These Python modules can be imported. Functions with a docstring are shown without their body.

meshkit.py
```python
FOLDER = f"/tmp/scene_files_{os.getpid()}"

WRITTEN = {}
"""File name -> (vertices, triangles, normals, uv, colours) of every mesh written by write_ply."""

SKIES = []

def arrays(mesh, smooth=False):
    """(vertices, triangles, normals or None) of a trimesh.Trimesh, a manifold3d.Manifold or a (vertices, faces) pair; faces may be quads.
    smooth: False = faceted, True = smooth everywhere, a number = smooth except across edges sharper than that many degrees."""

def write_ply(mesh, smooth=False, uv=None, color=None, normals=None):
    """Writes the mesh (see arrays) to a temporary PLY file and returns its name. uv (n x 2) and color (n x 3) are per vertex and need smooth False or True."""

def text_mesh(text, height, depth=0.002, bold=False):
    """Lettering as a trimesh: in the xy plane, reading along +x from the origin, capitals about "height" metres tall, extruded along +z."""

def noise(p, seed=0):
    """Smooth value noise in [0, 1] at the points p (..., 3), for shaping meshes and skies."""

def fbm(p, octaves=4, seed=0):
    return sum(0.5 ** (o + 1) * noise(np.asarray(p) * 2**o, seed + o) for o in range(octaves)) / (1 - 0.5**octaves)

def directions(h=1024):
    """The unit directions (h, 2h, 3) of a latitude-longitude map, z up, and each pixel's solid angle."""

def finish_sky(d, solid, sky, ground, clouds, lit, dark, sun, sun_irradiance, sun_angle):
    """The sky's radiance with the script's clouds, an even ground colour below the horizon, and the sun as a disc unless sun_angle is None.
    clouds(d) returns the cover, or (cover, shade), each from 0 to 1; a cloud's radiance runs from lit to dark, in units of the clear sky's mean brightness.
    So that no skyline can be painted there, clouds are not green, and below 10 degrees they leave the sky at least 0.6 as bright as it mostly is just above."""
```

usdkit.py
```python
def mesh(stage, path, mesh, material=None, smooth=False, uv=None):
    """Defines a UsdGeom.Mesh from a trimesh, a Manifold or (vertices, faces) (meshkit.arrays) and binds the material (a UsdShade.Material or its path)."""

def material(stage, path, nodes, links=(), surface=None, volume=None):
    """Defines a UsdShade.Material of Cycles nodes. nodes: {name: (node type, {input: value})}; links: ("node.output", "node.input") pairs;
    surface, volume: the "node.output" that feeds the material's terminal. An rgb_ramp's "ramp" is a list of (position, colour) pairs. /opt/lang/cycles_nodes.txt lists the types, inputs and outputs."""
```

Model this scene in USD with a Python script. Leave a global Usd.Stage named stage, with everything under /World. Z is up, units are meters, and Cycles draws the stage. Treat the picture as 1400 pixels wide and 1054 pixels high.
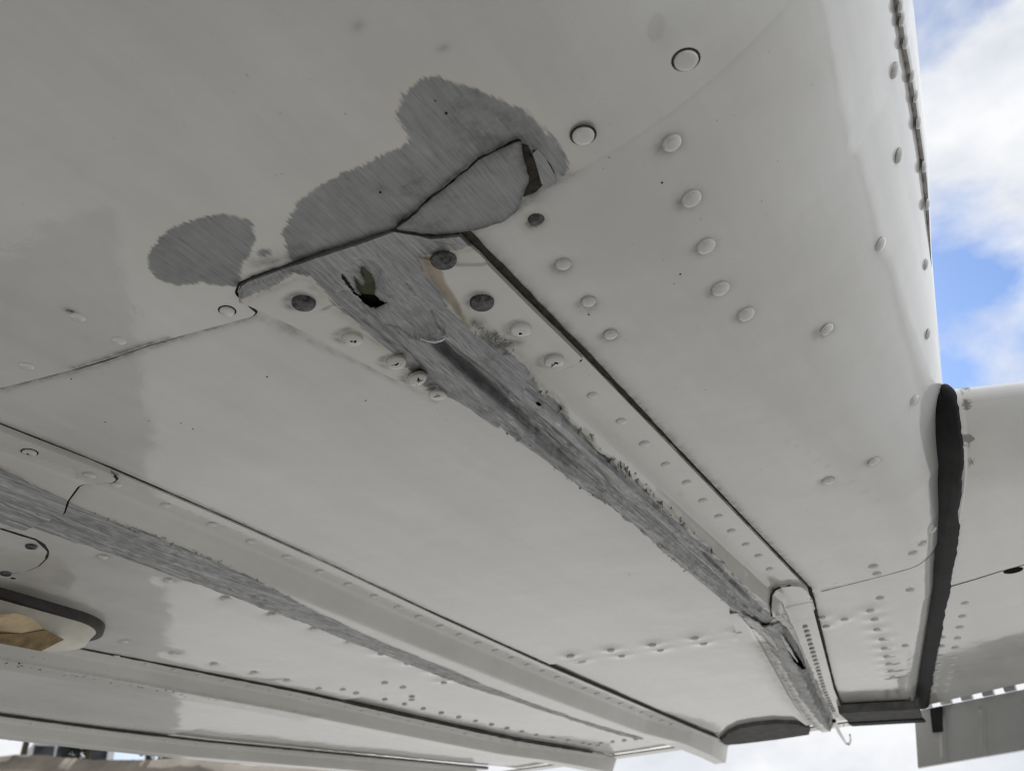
import math, random
import numpy as np, trimesh, usdkit, meshkit
from pxr import Usd, UsdGeom, UsdLux, UsdShade, Sdf, Gf, Vt

rng = np.random.default_rng(7)
random.seed(7)
stage = Usd.Stage.CreateInMemory()
UsdGeom.SetStageUpAxis(stage, "Z")
world = UsdGeom.Xform.Define(stage, "/World")
stage.SetDefaultPrim(world.GetPrim())
T = Sdf.ValueTypeNames

# ------------------------------------------------------------------ camera
H = 0.30            # metres between the lens and the belly
CAMZ = 0.90         # lens above the ground
EXPOSURE = 0.9
F, CX, CY = 1256.2985, 700.0, 527.0
_V1, _V2 = np.array([1530.0, 1245.0]), np.array([-2000.0, 1450.0])
_d1 = np.array([_V1[0] - CX, _V1[1] - CY, F]); _d1 /= np.linalg.norm(_d1)
_d2 = -np.array([_V2[0] - CX, _V2[1] - CY, F]); _d2 /= np.linalg.norm(_d2)
_d3 = np.cross(_d1, _d2)
_d3 = -_d3 if _d3[1] > 0 else _d3
ROT = np.array([_d2, _d1, _d3])
cam = UsdGeom.Camera.Define(stage, "/World/camera")
cam.CreateHorizontalApertureAttr(36.0)
cam.CreateVerticalApertureAttr(36.0 * 770 / 1024)
cam.CreateFocalLengthAttr(36.0 * F / 1400)
cam.CreateClippingRangeAttr(Gf.Vec2f(0.02, 5000))
cam.CreateFStopAttr(16.0)
cam.CreateFocusDistanceAttr(0.58)
cam.CreateExposureAttr(EXPOSURE)
r_, u_, b_ = ROT @ [1, 0, 0], ROT @ [0, -1, 0], ROT @ [0, 0, -1]
cam.AddTransformOp().Set(Gf.Matrix4d(*r_, 0, *u_, 0, *b_, 0, 0, 0, CAMZ, 1))

# ------------------------------------------------------------------ sky and sun
SUN = np.array([-0.40, 0.85, 0.66]); SUN /= np.linalg.norm(SUN)
def _dir(px, py):
    d = ROT @ np.array([px - CX, py - CY, F]); return tuple(float(v) for v in d / np.linalg.norm(d))
BLUE1, BLUE2 = _dir(1335, 440), _dir(1245, -20)
usdkit.material(stage, "/World/Looks/sky", {
    "tc": ("texture_coordinate", {}),
    "mp": ("mapping", {"scale": (2.6, 2.6, 4.2), "location": (3.1, 0.4, 0.35)}),
    "nz": ("noise_texture", {"scale": 1.1, "detail": 8.0, "roughness": 0.56, "distortion": 0.25}),
    "cv": ("rgb_ramp", {"ramp": [(0.27, (0, 0, 0)), (0.41, (1, 1, 1))]}),
    "nv": ("vector_math", {"math_type": "normalize"}),
    "d1": ("vector_math", {"math_type": "dot_product", "vector2": BLUE1}), "m1": ("map_range", {"from_min": 0.986, "from_max": 0.999, "to_min": 0.0, "to_max": 0.30, "clamp": True}),
    "d2": ("vector_math", {"math_type": "dot_product", "vector2": BLUE2}), "m2": ("map_range", {"from_min": 0.994, "from_max": 0.9995, "to_min": 0.0, "to_max": 0.14, "clamp": True}),
    "s1": ("math", {"math_type": "subtract"}), "s2": ("math", {"math_type": "subtract"}),
    "n2": ("noise_texture", {"scale": 2.6, "detail": 6.0, "roughness": 0.6}),
    "cl": ("rgb_ramp", {"ramp": [(0.3, (3.9, 4.1, 4.45)), (0.62, (5.2, 5.25, 5.35))]}),
    "sk": ("sky_texture", {"sky_type": "single_scattering", "sun_disc": False, "sun_elevation": float(math.asin(SUN[2])), "sun_rotation": float(math.atan2(SUN[0], SUN[1])), "air_density": 1.0, "aerosol_density": 0.6}),
    "sb": ("mix_color", {"blend_type": "multiply", "fac": 1.0, "b": (0.50, 0.62, 0.80), "use_clamp": False}),
    "mx": ("mix_color", {"blend_type": "mix", "use_clamp": False}),
    "bg": ("background_shader", {"strength": 0.1}),
}, [("tc.generated", "mp.vector"), ("mp.vector", "nz.vector"), ("tc.generated", "nv.vector1"), ("nv.vector", "d1.vector1"), ("nv.vector", "d2.vector1"), ("d1.value", "m1.value"), ("d2.value", "m2.value"), ("nz.fac", "s1.value1"), ("m1.result", "s1.value2"), ("s1.value", "s2.value1"), ("m2.result", "s2.value2"), ("s2.value", "cv.fac"), ("mp.vector", "n2.vector"), ("n2.fac", "cl.fac"), ("sk.color", "sb.a"),
    ("cv.color", "mx.fac"), ("sb.result", "mx.a"), ("cl.color", "mx.b"), ("mx.result", "bg.color")], surface="bg.background")
dome = UsdLux.DomeLight.Define(stage, "/World/sky")
dome.GetPrim().SetCustomDataByKey("kind", "structure")
UsdShade.MaterialBindingAPI.Apply(dome.GetPrim()).Bind(UsdShade.Material.Get(stage, "/World/Looks/sky"))
sun = UsdLux.DistantLight.Define(stage, "/World/sun")
sun.CreateIntensityAttr(1.0); sun.CreateAngleAttr(0.5); sun.CreateNormalizeAttr(True); sun.CreateColorAttr(Gf.Vec3f(1.0, 0.965, 0.92))
_q = Gf.Rotation(Gf.Vec3d(0, 0, 1), Gf.Vec3d(*map(float, SUN)))
sun.AddTransformOp().Set(Gf.Matrix4d().SetRotate(_q))

# ------------------------------------------------------------------ helpers
names = {}
def path_for(name, parent="/World"):
    k = (parent, name); n = names.get(k, 0); names[k] = n + 1
    return f"{parent}/{name}" if n == 0 else f"{parent}/{name}_{n:03d}"

def ppath(parent):
    return "/World" if parent is None else str(parent.GetPath())

def look(m):
    return UsdShade.Material.Get(stage, "/World/Looks/" + m)

def tag(p, label=None, cat=None, group=None, kind=None):
    for k, v in (("label", label), ("category", cat), ("group", group), ("kind", kind)):
        if v: p.SetCustomDataByKey(k, v)
    return p

def thing(name, label, cat, loc=(0, 0, 0), group=None):
    x = UsdGeom.Xform.Define(stage, path_for(name)); x.AddTranslateOp().Set(Gf.Vec3d(*map(float, loc)))
    return tag(x.GetPrim(), label, cat, group)

def obj(name, mesh, mat, parent=None, smooth=False, attrs=None, label=None, kind=None):
    """mesh in WORLD coordinates; smooth True keeps vertex order."""
    v, f, n = meshkit.arrays(mesh, smooth)
    pth = path_for(name, ppath(parent))
    m = UsdGeom.Mesh.Define(stage, pth)
    m.CreatePointsAttr(Vt.Vec3fArray.FromNumpy(v.astype(np.float32)))
    m.CreateFaceVertexCountsAttr(Vt.IntArray.FromNumpy(np.full(len(f), 3, np.int32)))
    m.CreateFaceVertexIndicesAttr(Vt.IntArray.FromNumpy(f.astype(np.int32).ravel()))
    m.CreateSubdivisionSchemeAttr("none")
    if n is not None:
        m.CreateNormalsAttr(Vt.Vec3fArray.FromNumpy(n.astype(np.float32))); m.SetNormalsInterpolation("vertex")
    for k, a in (attrs or {}).items():
        UsdGeom.PrimvarsAPI(m).CreatePrimvar(k, T.FloatArray, "vertex").Set(Vt.FloatArray.FromNumpy(np.asarray(a, np.float32)))
    UsdShade.MaterialBindingAPI.Apply(m.GetPrim()).Bind(look(mat))
    if label or kind: tag(m.GetPrim(), label, kind=kind)
    return m.GetPrim()

def W(p):
    return np.asarray(p, float) * H + np.array([0, 0, CAMZ])

def ray(px, py):
    d = ROT @ np.array([px - CX, py - CY, F]); return d / np.linalg.norm(d)

def bp(px, py, z=1.0):
    d = ray(px, py); return d * (z / d[2])

def bps(pts, z=1.0):
    return np.array([bp(x, y, z)[:2] for x, y in pts])

def grid_faces(nu, nv, off=0, flip=False):
    i = np.arange(nu - 1)[:, None] * nv + np.arange(nv - 1)[None]
    q = np.stack([i, i + 1, i + nv + 1, i + nv], -1).reshape(-1, 4) + off
    if flip: q = q[:, ::-1]
    return np.vstack([q[:, [0, 1, 2]], q[:, [0, 2, 3]]])

def sdf(poly, P):
    """signed distance, positive inside the polygon"""
    poly = np.asarray(poly, float); P = np.asarray(P, float)
    out = np.full(len(P), 1e9); ins = np.zeros(len(P), bool)
    for a, b in zip(poly, np.roll(poly, -1, 0)):
        ab = b - a; t = np.clip(((P - a) @ ab) / max(ab @ ab, 1e-12), 0, 1)
        out = np.minimum(out, np.hypot(*(P - a - t[:, None] * ab).T))
        cond = (a[1] > P[:, 1]) != (b[1] > P[:, 1])
        with np.errstate(divide="ignore", invalid="ignore"):
            xi = a[0] + (P[:, 1] - a[1]) / (b[1] - a[1]) * (b[0] - a[0])
        ins ^= cond & (P[:, 0] < xi)
    return np.where(ins, out, -out)

def pdist(line, P):
    line = np.asarray(line, float); out = np.full(len(P), 1e9)
    for a, b in zip(line[:-1], line[1:]):
        ab = b - a; t = np.clip(((P - a) @ ab) / max(ab @ ab, 1e-12), 0, 1)
        out = np.minimum(out, np.hypot(*(P - a - t[:, None] * ab).T))
    return out

def cat(ms):
    return trimesh.util.concatenate(ms)

# ------------------------------------------------------------------ materials
MR = [(0.2, (0.17, 0.172, 0.176)), (0.45, (0.265, 0.268, 0.27)), (0.68, (0.32, 0.32, 0.32)), (0.85, (0.47, 0.47, 0.47))]
def paint(name, base, worn=False, rough=0.26, metal_rough=0.5, streak=(900.0, 48.0, 900.0), rot=0.25, blot=(38.0, 38.0, 38.0), mramp=MR, mbump=0.25):
    n = {"geo": ("geometry", {}),
         "n1": ("noise_texture", {"scale": 5.0, "detail": 5.0, "roughness": 0.6}),
         "n3m": ("mapping", {"scale": (26.0, 2.5, 26.0)}), "n3": ("noise_texture", {"scale": 1.0, "detail": 6.0, "roughness": 0.65}), "n3a": ("math", {"math_type": "multiply_add", "value2": 0.6, "value3": -0.3}), "n1s": ("math", {"math_type": "add"}),
         "mA": ("mix_color", {"a": tuple(np.array(base) * (0.86, 0.85, 0.825)), "b": tuple(np.array(base) * 1.05)}),
         "r1": ("rgb_ramp", {"ramp": [(0.3, (0, 0, 0)), (0.7, (1, 1, 1))]}),
         "sp": ("noise_texture", {"scale": 260.0, "detail": 2.0}),
         "sr": ("rgb_ramp", {"ramp": [(0.735, (0, 0, 0)), (0.76, (1, 1, 1))]}),
         "spn": ("noise_texture", {"scale": 9.0, "detail": 2.0}),
         "spr": ("rgb_ramp", {"ramp": [(0.45, (0, 0, 0)), (0.7, (0.75, 0.75, 0.75))]}),
         "spm": ("math", {"math_type": "multiply"}),
         "mB": ("mix_color", {"b": (0.10, 0.09, 0.075)}),
         "bn": ("noise_texture", {"scale": 420.0, "detail": 3.0}),
         "wn": ("noise_texture", {"scale": 11.0, "detail": 3.0}),
         "wb": ("bump", {"strength": 0.22, "distance": 0.004}),
         "bu": ("bump", {"strength": 0.05, "distance": 0.0006}),
         "rr": ("map_range", {"from_min": 0.3, "from_max": 0.7, "to_min": rough * 0.8, "to_max": rough * 1.5, "clamp": True}),
         "p": ("principled_bsdf", {"specular_ior_level": 0.5, "coat_weight": 1.0, "coat_roughness": 0.035, "coat_ior": 1.6})}
    l = [("geo.position", "n1.vector"), ("geo.position", "n3m.vector"), ("n3m.vector", "n3.vector"), ("n3.fac", "n3a.value1"), ("n1.fac", "n1s.value1"), ("n3a.value", "n1s.value2"), ("n1s.value", "r1.fac"), ("r1.color", "mA.fac"), ("geo.position", "sp.vector"), ("sp.fac", "sr.fac"), ("geo.position", "spn.vector"),
         ("spn.fac", "spr.fac"), ("sr.color", "spm.value1"), ("spr.color", "spm.value2"), ("spm.value", "mB.fac"), ("mA.result", "mB.a"),
         ("geo.position", "bn.vector"), ("geo.position", "wn.vector"), ("wn.fac", "wb.height"), ("wb.normal", "bu.normal"), ("bn.fac", "bu.height"), ("n1.fac", "rr.value"), ("rr.result", "p.roughness"), ("bu.normal", "p.normal"), ("bu.normal", "p.coat_normal")]
    if not worn:
        l += [("mB.result", "p.base_color")]
        return usdkit.material(stage, "/World/Looks/" + name, n, l, surface="p.BSDF")
    l.remove(("rr.result", "p.roughness"))
    n.update({
        "ap": ("attribute", {"attribute": "prime"}), "apn": ("math", {"math_type": "multiply_add", "value2": 1.0}), "apm": ("map_range", {"from_min": 0.92, "from_max": 1.2, "to_min": 0.0, "to_max": 0.9, "clamp": True}), "pm": ("mix_color", {"b": (0.29, 0.225, 0.145)}),
        "aw": ("attribute", {"attribute": "wear"}), "ad": ("attribute", {"attribute": "dirt"}),
        # ragged, streaked edge of the worn paint
        "em": ("mapping", {"scale": (700.0, 70.0, 700.0), "rotation": (0, 0, 0.25)}),
        "en": ("noise_texture", {"scale": 1.0, "detail": 4.0, "roughness": 0.6}),
        "e2": ("noise_texture", {"scale": 48.0, "detail": 7.0, "roughness": 0.6}),
        "es": ("math", {"math_type": "add"}),
        "ea": ("math", {"math_type": "multiply_add", "value2": 0.026, "value3": -0.026}),
        "ew": ("math", {"math_type": "add"}),
        "wf": ("map_range", {"from_min": -0.0028, "from_max": 0.0024, "to_min": 0.0, "to_max": 1.0, "clamp": True}),
        "hf": ("map_range", {"from_min": -0.03, "from_max": 0.004, "to_min": 0.0, "to_max": 0.6, "clamp": True}),
        "hm": ("mix_color", {"b": (0.60, 0.56, 0.455)}),
        # grime
        "dn": ("noise_texture", {"scale": 120.0, "detail": 5.0, "roughness": 0.65}),
        "dr": ("map_range", {"from_min": 0.3, "from_max": 0.7, "to_min": 0.35, "to_max": 1.35, "clamp": True}),
        "dm": ("math", {"math_type": "multiply", "use_clamp": True}),
        "dc": ("math", {"math_type": "multiply_add", "value2": -1.0, "value3": 1.0, "use_clamp": True}), "ds": ("math", {"math_type": "multiply_add", "value2": -0.42, "value3": 0.5, "use_clamp": True}), "drr": ("math", {"math_type": "multiply_add", "value2": 0.55}),
        "dx": ("mix_color", {"b": (0.045, 0.036, 0.026)}),
        # bare metal
        "sm": ("mapping", {"scale": streak, "rotation": (0, 0, rot)}),
        "sn": ("noise_texture", {"scale": 1.0, "detail": 5.0, "roughness": 0.65}),
        "mc": ("rgb_ramp", {"ramp": mramp}),
        "mnm": ("mapping", {"scale": blot}),
        "mn": ("noise_texture", {"scale": 1.0, "detail": 5.0, "roughness": 0.7}),
        "mr": ("rgb_ramp", {"ramp": [(0.28, (0.62, 0.61, 0.60)), (0.45, (0.95, 0.95, 0.95)), (0.7, (1.12, 1.12, 1.12))]}),
        "mm": ("mix_color", {"blend_type": "multiply", "fac": 1.0, "use_clamp": False}),
        "md": ("mix_color", {"b": (0.03, 0.028, 0.024)}),
        "mb": ("bump", {"strength": mbump, "distance": 0.0005}),
        "q": ("principled_bsdf", {"metallic": 0.75, "roughness": metal_rough, "specular_ior_level": 0.4}),
        "mx": ("mix_closure", {})})
    l += [("geo.position", "em.vector"), ("em.vector", "en.vector"), ("geo.position", "e2.vector"), ("en.fac", "es.value1"), ("e2.fac", "es.value2"), ("es.value", "ea.value1"),
          ("ea.value", "ew.value1"), ("aw.fac", "ew.value2"), ("ew.value", "wf.value"), ("ew.value", "hf.value"), ("hf.result", "hm.fac"), ("mB.result", "hm.a"),
          ("geo.position", "dn.vector"), ("dn.fac", "dr.value"), ("ad.fac", "dm.value1"), ("dr.result", "dm.value2"), ("ap.fac", "apn.value1"), ("e2.fac", "apn.value3"), ("apn.value", "apm.value"), ("apm.result", "pm.fac"), ("hm.result", "pm.a"), ("dm.value", "dx.fac"), ("dm.value", "dc.value1"), ("dc.value", "p.coat_weight"), ("dm.value", "ds.value1"), ("ds.value", "p.specular_ior_level"), ("dm.value", "drr.value1"), ("rr.result", "drr.value3"), ("drr.value", "p.roughness"), ("pm.result", "dx.a"), ("dx.result", "p.base_color"),
          ("geo.position", "sm.vector"), ("sm.vector", "sn.vector"), ("sn.fac", "mc.fac"), ("geo.position", "mnm.vector"), ("mnm.vector", "mn.vector"), ("mn.fac", "mr.fac"), ("mc.color", "mm.a"), ("mr.color", "mm.b"),
          ("mm.result", "md.a"), ("dm.value", "md.fac"), ("md.result", "q.base_color"), ("sn.fac", "mb.height"), ("mb.normal", "q.normal"),
          ("wf.result", "mx.fac"), ("p.BSDF", "mx.closure1"), ("q.BSDF", "mx.closure2")]
    return usdkit.material(stage, "/World/Looks/" + name, n, l, surface="mx.closure")

WHITE = (0.605, 0.60, 0.58)
paint("white_paint", WHITE)
paint("white_paint_worn", WHITE, worn=True)
paint("strip_paint_worn", (0.60, 0.592, 0.555), worn=True, metal_rough=0.45, streak=(700.0, 16.0, 700.0), rot=0.02, blot=(160.0, 30.0, 160.0), mramp=[(0.25, (0.12, 0.121, 0.123)), (0.43, (0.29, 0.291, 0.293)), (0.6, (0.42, 0.42, 0.42)), (0.76, (0.72, 0.72, 0.72))], mbump=0.7)
paint("cap_paint_worn", (0.60, 0.592, 0.555), worn=True, metal_rough=0.47, streak=(750.0, 28.0, 750.0), rot=0.07, mbump=0.4, mramp=[(0.22, (0.15, 0.151, 0.153)), (0.44, (0.28, 0.281, 0.283)), (0.64, (0.38, 0.38, 0.38)), (0.8, (0.58, 0.58, 0.58))])
paint("cream_paint", (0.56, 0.54, 0.485), rough=0.35)
paint("grey_paint", (0.30, 0.30, 0.29), rough=0.4)
paint("dark_grey_paint", (0.038, 0.038, 0.037), rough=0.45)

def simple(name, col, rough=0.6, metallic=0.0, scale=60.0, vary=0.3, bump=0.2, dist=0.001, spec=0.5):
    usdkit.material(stage, "/World/Looks/" + name, {
        "geo": ("geometry", {}), "n": ("noise_texture", {"scale": scale, "detail": 5.0, "roughness": 0.65}),
        "r": ("rgb_ramp", {"ramp": [(0.3, tuple(np.array(col) * (1 - vary))), (0.7, tuple(np.array(col) * (1 + vary)))]}),
        "b": ("bump", {"strength": bump, "distance": dist}),
        "p": ("principled_bsdf", {"roughness": rough, "metallic": metallic, "specular_ior_level": spec})},
        [("geo.position", "n.vector"), ("n.fac", "r.fac"), ("r.color", "p.base_color"), ("n.fac", "b.height"), ("b.normal", "p.normal")], surface="p.BSDF")
simple("black_rubber", (0.008, 0.008, 0.008), 0.65, 0, 35, 0.8, 0.5, spec=0.25)
simple("dark_rubber", (0.035, 0.030, 0.028), 0.6, 0, 80, 0.4, 0.3)
simple("sealant", (0.05, 0.044, 0.036), 0.9, 0, 200, 0.5, 0.4, spec=0.1)
simple("screw_metal", (0.085, 0.086, 0.086), 0.38, 0.8, 260, 0.75, 0.4)
simple("dark_recess", (0.012, 0.011, 0.010), 0.95, 0, 100, 0.3, 0.2, spec=0.05)
simple("matte_dark_grey", (0.12, 0.119, 0.115), 0.85, 0, 60, 0.3, 0.3, spec=0.12)
simple("green_primer", (0.075, 0.085, 0.045), 0.8, 0, 150, 0.4, 0.3)
simple("bright_metal", (0.62, 0.62, 0.62), 0.28, 0.9, 200, 0.2, 0.2)
simple("lip_metal", (0.58, 0.575, 0.56), 0.5, 0.35, 300, 0.4, 0.5)
simple("rough_metal", (0.27, 0.272, 0.275), 0.5, 0.75, 260, 0.5, 0.5)
simple("tan_foam", (0.46, 0.36, 0.22), 0.75, 0, 40, 0.25, 0.3)
simple("brown_foam", (0.20, 0.145, 0.065), 0.8, 0, 70, 0.5, 0.4)
simple("off_white_fairing", (0.66, 0.63, 0.55), 0.45, 0, 60, 0.08, 0.1)
simple("paint_flake", (0.50, 0.475, 0.42), 0.7, 0, 200, 0.35, 0.3)
simple("dark_flake", (0.21, 0.205, 0.195), 0.7, 0, 200, 0.6, 0.3)
simple("bark", (0.06, 0.045, 0.032), 0.9, 0, 8, 0.3, 0.5, 0.02)
simple("concrete", (0.205, 0.207, 0.206), 0.85, 0, 3.0, 0.12, 0.3, 0.004)
simple("added_dark_ground", (0.03, 0.03, 0.031), 0.9, 0, 40.0, 0.3, 0.5, 0.004)
simple("dirt_bank", (0.16, 0.135, 0.105), 0.95, 0, 0.8, 0.35, 0.6, 0.05)
simple("van_white", (0.78, 0.79, 0.80), 0.3, 0, 3, 0.03, 0.02)
simple("van_glass", (0.03, 0.035, 0.04), 0.1, 0, 3, 0.1, 0.02)
usdkit.material(stage, "/World/Looks/leaf", {
    "oi": ("geometry", {}), "r": ("rgb_ramp", {"ramp": [(0, (0.018, 0.03, 0.014)), (1, (0.06, 0.085, 0.035))]}),
    "d": ("principled_bsdf", {"roughness": 0.6}), "t": ("translucent_bsdf", {}), "m": ("mix_closure", {"fac": 0.3})},
    [("oi.random_per_island", "r.fac"), ("r.color", "d.base_color"), ("r.color", "t.color"), ("d.BSDF", "m.closure1"), ("t.BSDF", "m.closure2")], surface="m.closure")

# ------------------------------------------------------------------ body shape (all in lens-to-belly units, lens at the origin)
_yw = np.array([-8, 0.0, 0.9, 1.36, 1.7, 2.0, 2.3, 2.6, 2.9, 3.66, 5.9, 8.0])
_xw = np.array([0.455, 0.34, 0.238, 0.180, 0.137, 0.088, 0.036, -0.016, -0.083, -0.225, -0.660, -1.05])
_Rw = np.array([0.66, 0.66, 0.65, 0.62, 0.55, 0.45, 0.33, 0.22, 0.15, 0.10, 0.08, 0.08])
_yl = np.array([-8, 1.5, 2.6, 3.6, 4.9, 5.6, 8.0])
_xl = np.array([-4.75, -4.62, -4.36, -4.12, -3.66, -3.40, -3.0])
def xw(y): return np.interp(y, _yw, _xw)
def RW(y): return np.interp(y, _yw, _Rw)
def xl(y): return np.interp(y, _yl, _xl)
YEND = 5.75
PUCK = []            # (x, y, amplitude, sigma) small dents round rivets

def S(s, y, off=0.0):
    """belly surface: s runs left to right, flat then round the bilge and up the wall; off = outward offset"""
    s, y = np.broadcast_arrays(np.asarray(s, float), np.asarray(y, float))
    R = RW(y); xb = xw(y) - R
    th = np.clip((s - xb) / R, 0, np.pi / 2)
    flat = s <= xb
    x = np.where(flat, s, xb + R * np.sin(th)); z = np.where(flat, 1.0, 1.0 + R * (1 - np.cos(th)))
    z = z + np.where(s > xb + R * np.pi / 2, s - xb - R * np.pi / 2, 0)
    nx, nz = np.where(flat, 0, np.sin(th)), np.where(flat, -1.0, -np.cos(th))
    RL = 0.22; xbl = xl(y) + RL
    thl = np.clip((xbl - s) / RL, 0, np.pi / 2); lf = s < xbl
    x = np.where(lf, xbl - RL * np.sin(thl), x); z = np.where(lf, 1.0 + RL * (1 - np.cos(thl)) + np.where(xbl - s > RL * np.pi / 2, xbl - s - RL * np.pi / 2, 0), z)
    nx = np.where(lf, -np.sin(thl), nx); nz = np.where(lf, -np.cos(thl), nz)
    return np.stack([x + nx * off, y, z + nz * off], -1)

def inside(p):
    x, y, z = p
    if y > YEND: return False
    R = RW(y); b = xw(y); q = (x - (b - R)) / R
    if q <= 0: return z > 1.0
    if q >= 1: return False
    return z > 1 + R * (1 - math.sqrt(1 - q * q))

def hit(px, py):
    """point and outward normal where a sight line meets the belly or bilge"""
    d = ray(px, py); d = d / d[2]
    if d[0] <= xw(d[1]) - RW(d[1]): return d, np.array([0, 0, -1.0])
    lo, t = 0.9, 0.9
    while t < 4 and not inside(d * t): lo = t; t += 0.002
    if t >= 4: return hit(px - 1.5, py)
    hi = t
    for _ in range(30):
        m = (lo + hi) / 2
        if inside(d * m): hi = m
        else: lo = m
    p = d * hi; y = p[1]; R = RW(y); q = np.clip((p[0] - xw(y) + R) / R, 0, 1)
    n = np.array([q, 0, -math.sqrt(max(1 - q * q, 0))])
    n[1] = -n[0] * (xw(y + .05) - xw(y - .05)) / .1
    return p, n / np.linalg.norm(n)

plane = thing("aircraft", "white riveted aircraft with scraped and torn belly runners seen from below", "aircraft")

# ------------------------------------------------------------------ rivets
def frame(n):
    n = n / np.linalg.norm(n); a = np.array([0, 1.0, 0]) if abs(n[1]) < 0.9 else np.array([1.0, 0, 0])
    u = np.cross(a, n); u /= np.linalg.norm(u); return np.stack([u, np.cross(n, u), n], 1)

def lathe(prof, seg=16):
    """prof: (r, h) list; h along +z"""
    prof = np.array(prof); a = np.linspace(0, 2 * np.pi, seg, endpoint=False)
    v = np.stack([prof[:, 0, None] * np.cos(a), prof[:, 0, None] * np.sin(a), np.repeat(prof[:, 1, None], seg, 1)], -1)
    n = len(prof); f = []
    for i in range(n - 1):
        for j in range(seg):
            k = (j + 1) % seg
            f += [(i * seg + j, i * seg + k, (i + 1) * seg + k), (i * seg + j, (i + 1) * seg + k, (i + 1) * seg + j)]
    return v.reshape(-1, 3), np.array(f)

_rv = lathe([(1.02, -0.08), (1.0, 0.10), (0.93, 0.24), (0.78, 0.38), (0.55, 0.47), (0.28, 0.52), (0.001, 0.53)], 18)
_flat = lathe([(1.0, -0.05), (0.98, 0.10), (0.88, 0.17), (0.5, 0.20), (0.001, 0.21)], 18)
_ring = lathe([(0.93, 0.0), (0.95, 0.05), (1.07, 0.05), (1.14, 0.0)], 20)

def place(shape, p, n, r, hs=1.0):
    v, f = shape
    return (W(np.asarray(p) + (v * [r, r, r * hs]) @ frame(np.asarray(n, float)).T), f)

def rivet(parent, p, n=(0, 0, -1), r=0.0135, mat="white_paint", hs=1.0, name="rivet", shape=None, label=None):
    r = r * random.uniform(0.94, 1.06); n = np.asarray(n, float) + rng.normal(0, 0.03, 3)
    return obj(name, place(shape or _rv, p, n, r, hs), mat, parent, smooth=True, label=label)

# ------------------------------------------------------------------ seams
SEAML = [(-40, 540), (0, 528), (50, 516), (100, 503), (150, 488), (200, 471), (260, 453), (310, 440), (345, 430)]
def seam_curve():
    L = bps(SEAML)
    L = np.vstack([[-6, L[0, 1] - 0.1], [-2.2, L[0, 1] - 0.02], L])
    top = bps([(326, 383), (430, 345), (540, 309)])
    crack = bps([(552, 296), (575, 278), (602, 255), (625, 238), (652, 214), (680, 200), (708, 187)])
    notch = np.array([[-0.4155, 0.875], [-0.4055, 0.905], [-0.4045, 0.955], [-0.40, 0.957]])
    right = np.array([[-0.385, 0.958], [-0.2, 0.952], [0.0, 0.946], [0.3, 0.945], [3.0, 0.945]])
    jump = np.array([[L[-1, 0] + 0.012, L[-1, 1] - 0.004], [L[-1, 0] + 0.022, top[0, 1] + 0.02]])
    top[0, 0] = max(top[0, 0], jump[1, 0] + 0.006)
    P = np.vstack([L, jump, top, crack, notch, right])
    P = P[np.argsort(P[:, 0], kind="stable")]
    return P
SEAM = seam_curve()
def yseam(s):
    base = np.interp(s, SEAM[:, 0], SEAM[:, 1])
    rag = np.where((s > -0.68) & (s < -0.42), 1.0, 0.0)
    return base + rag * 0.012 * (meshkit.fbm(np.stack([s * 70, s * 0 + 3.3, s * 0], -1), 3, 5) - 0.5)
JOINT = np.vstack([[[-6.5, 3.35], [-2.2, 3.35], [-1.773, 3.43]], bps([(960, 872), (1030, 848)]), [[-0.70, 3.22], [-0.58, 3.185], [-0.331, 3.15], [-0.2, 3.12], [3, 3.12]]])
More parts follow.
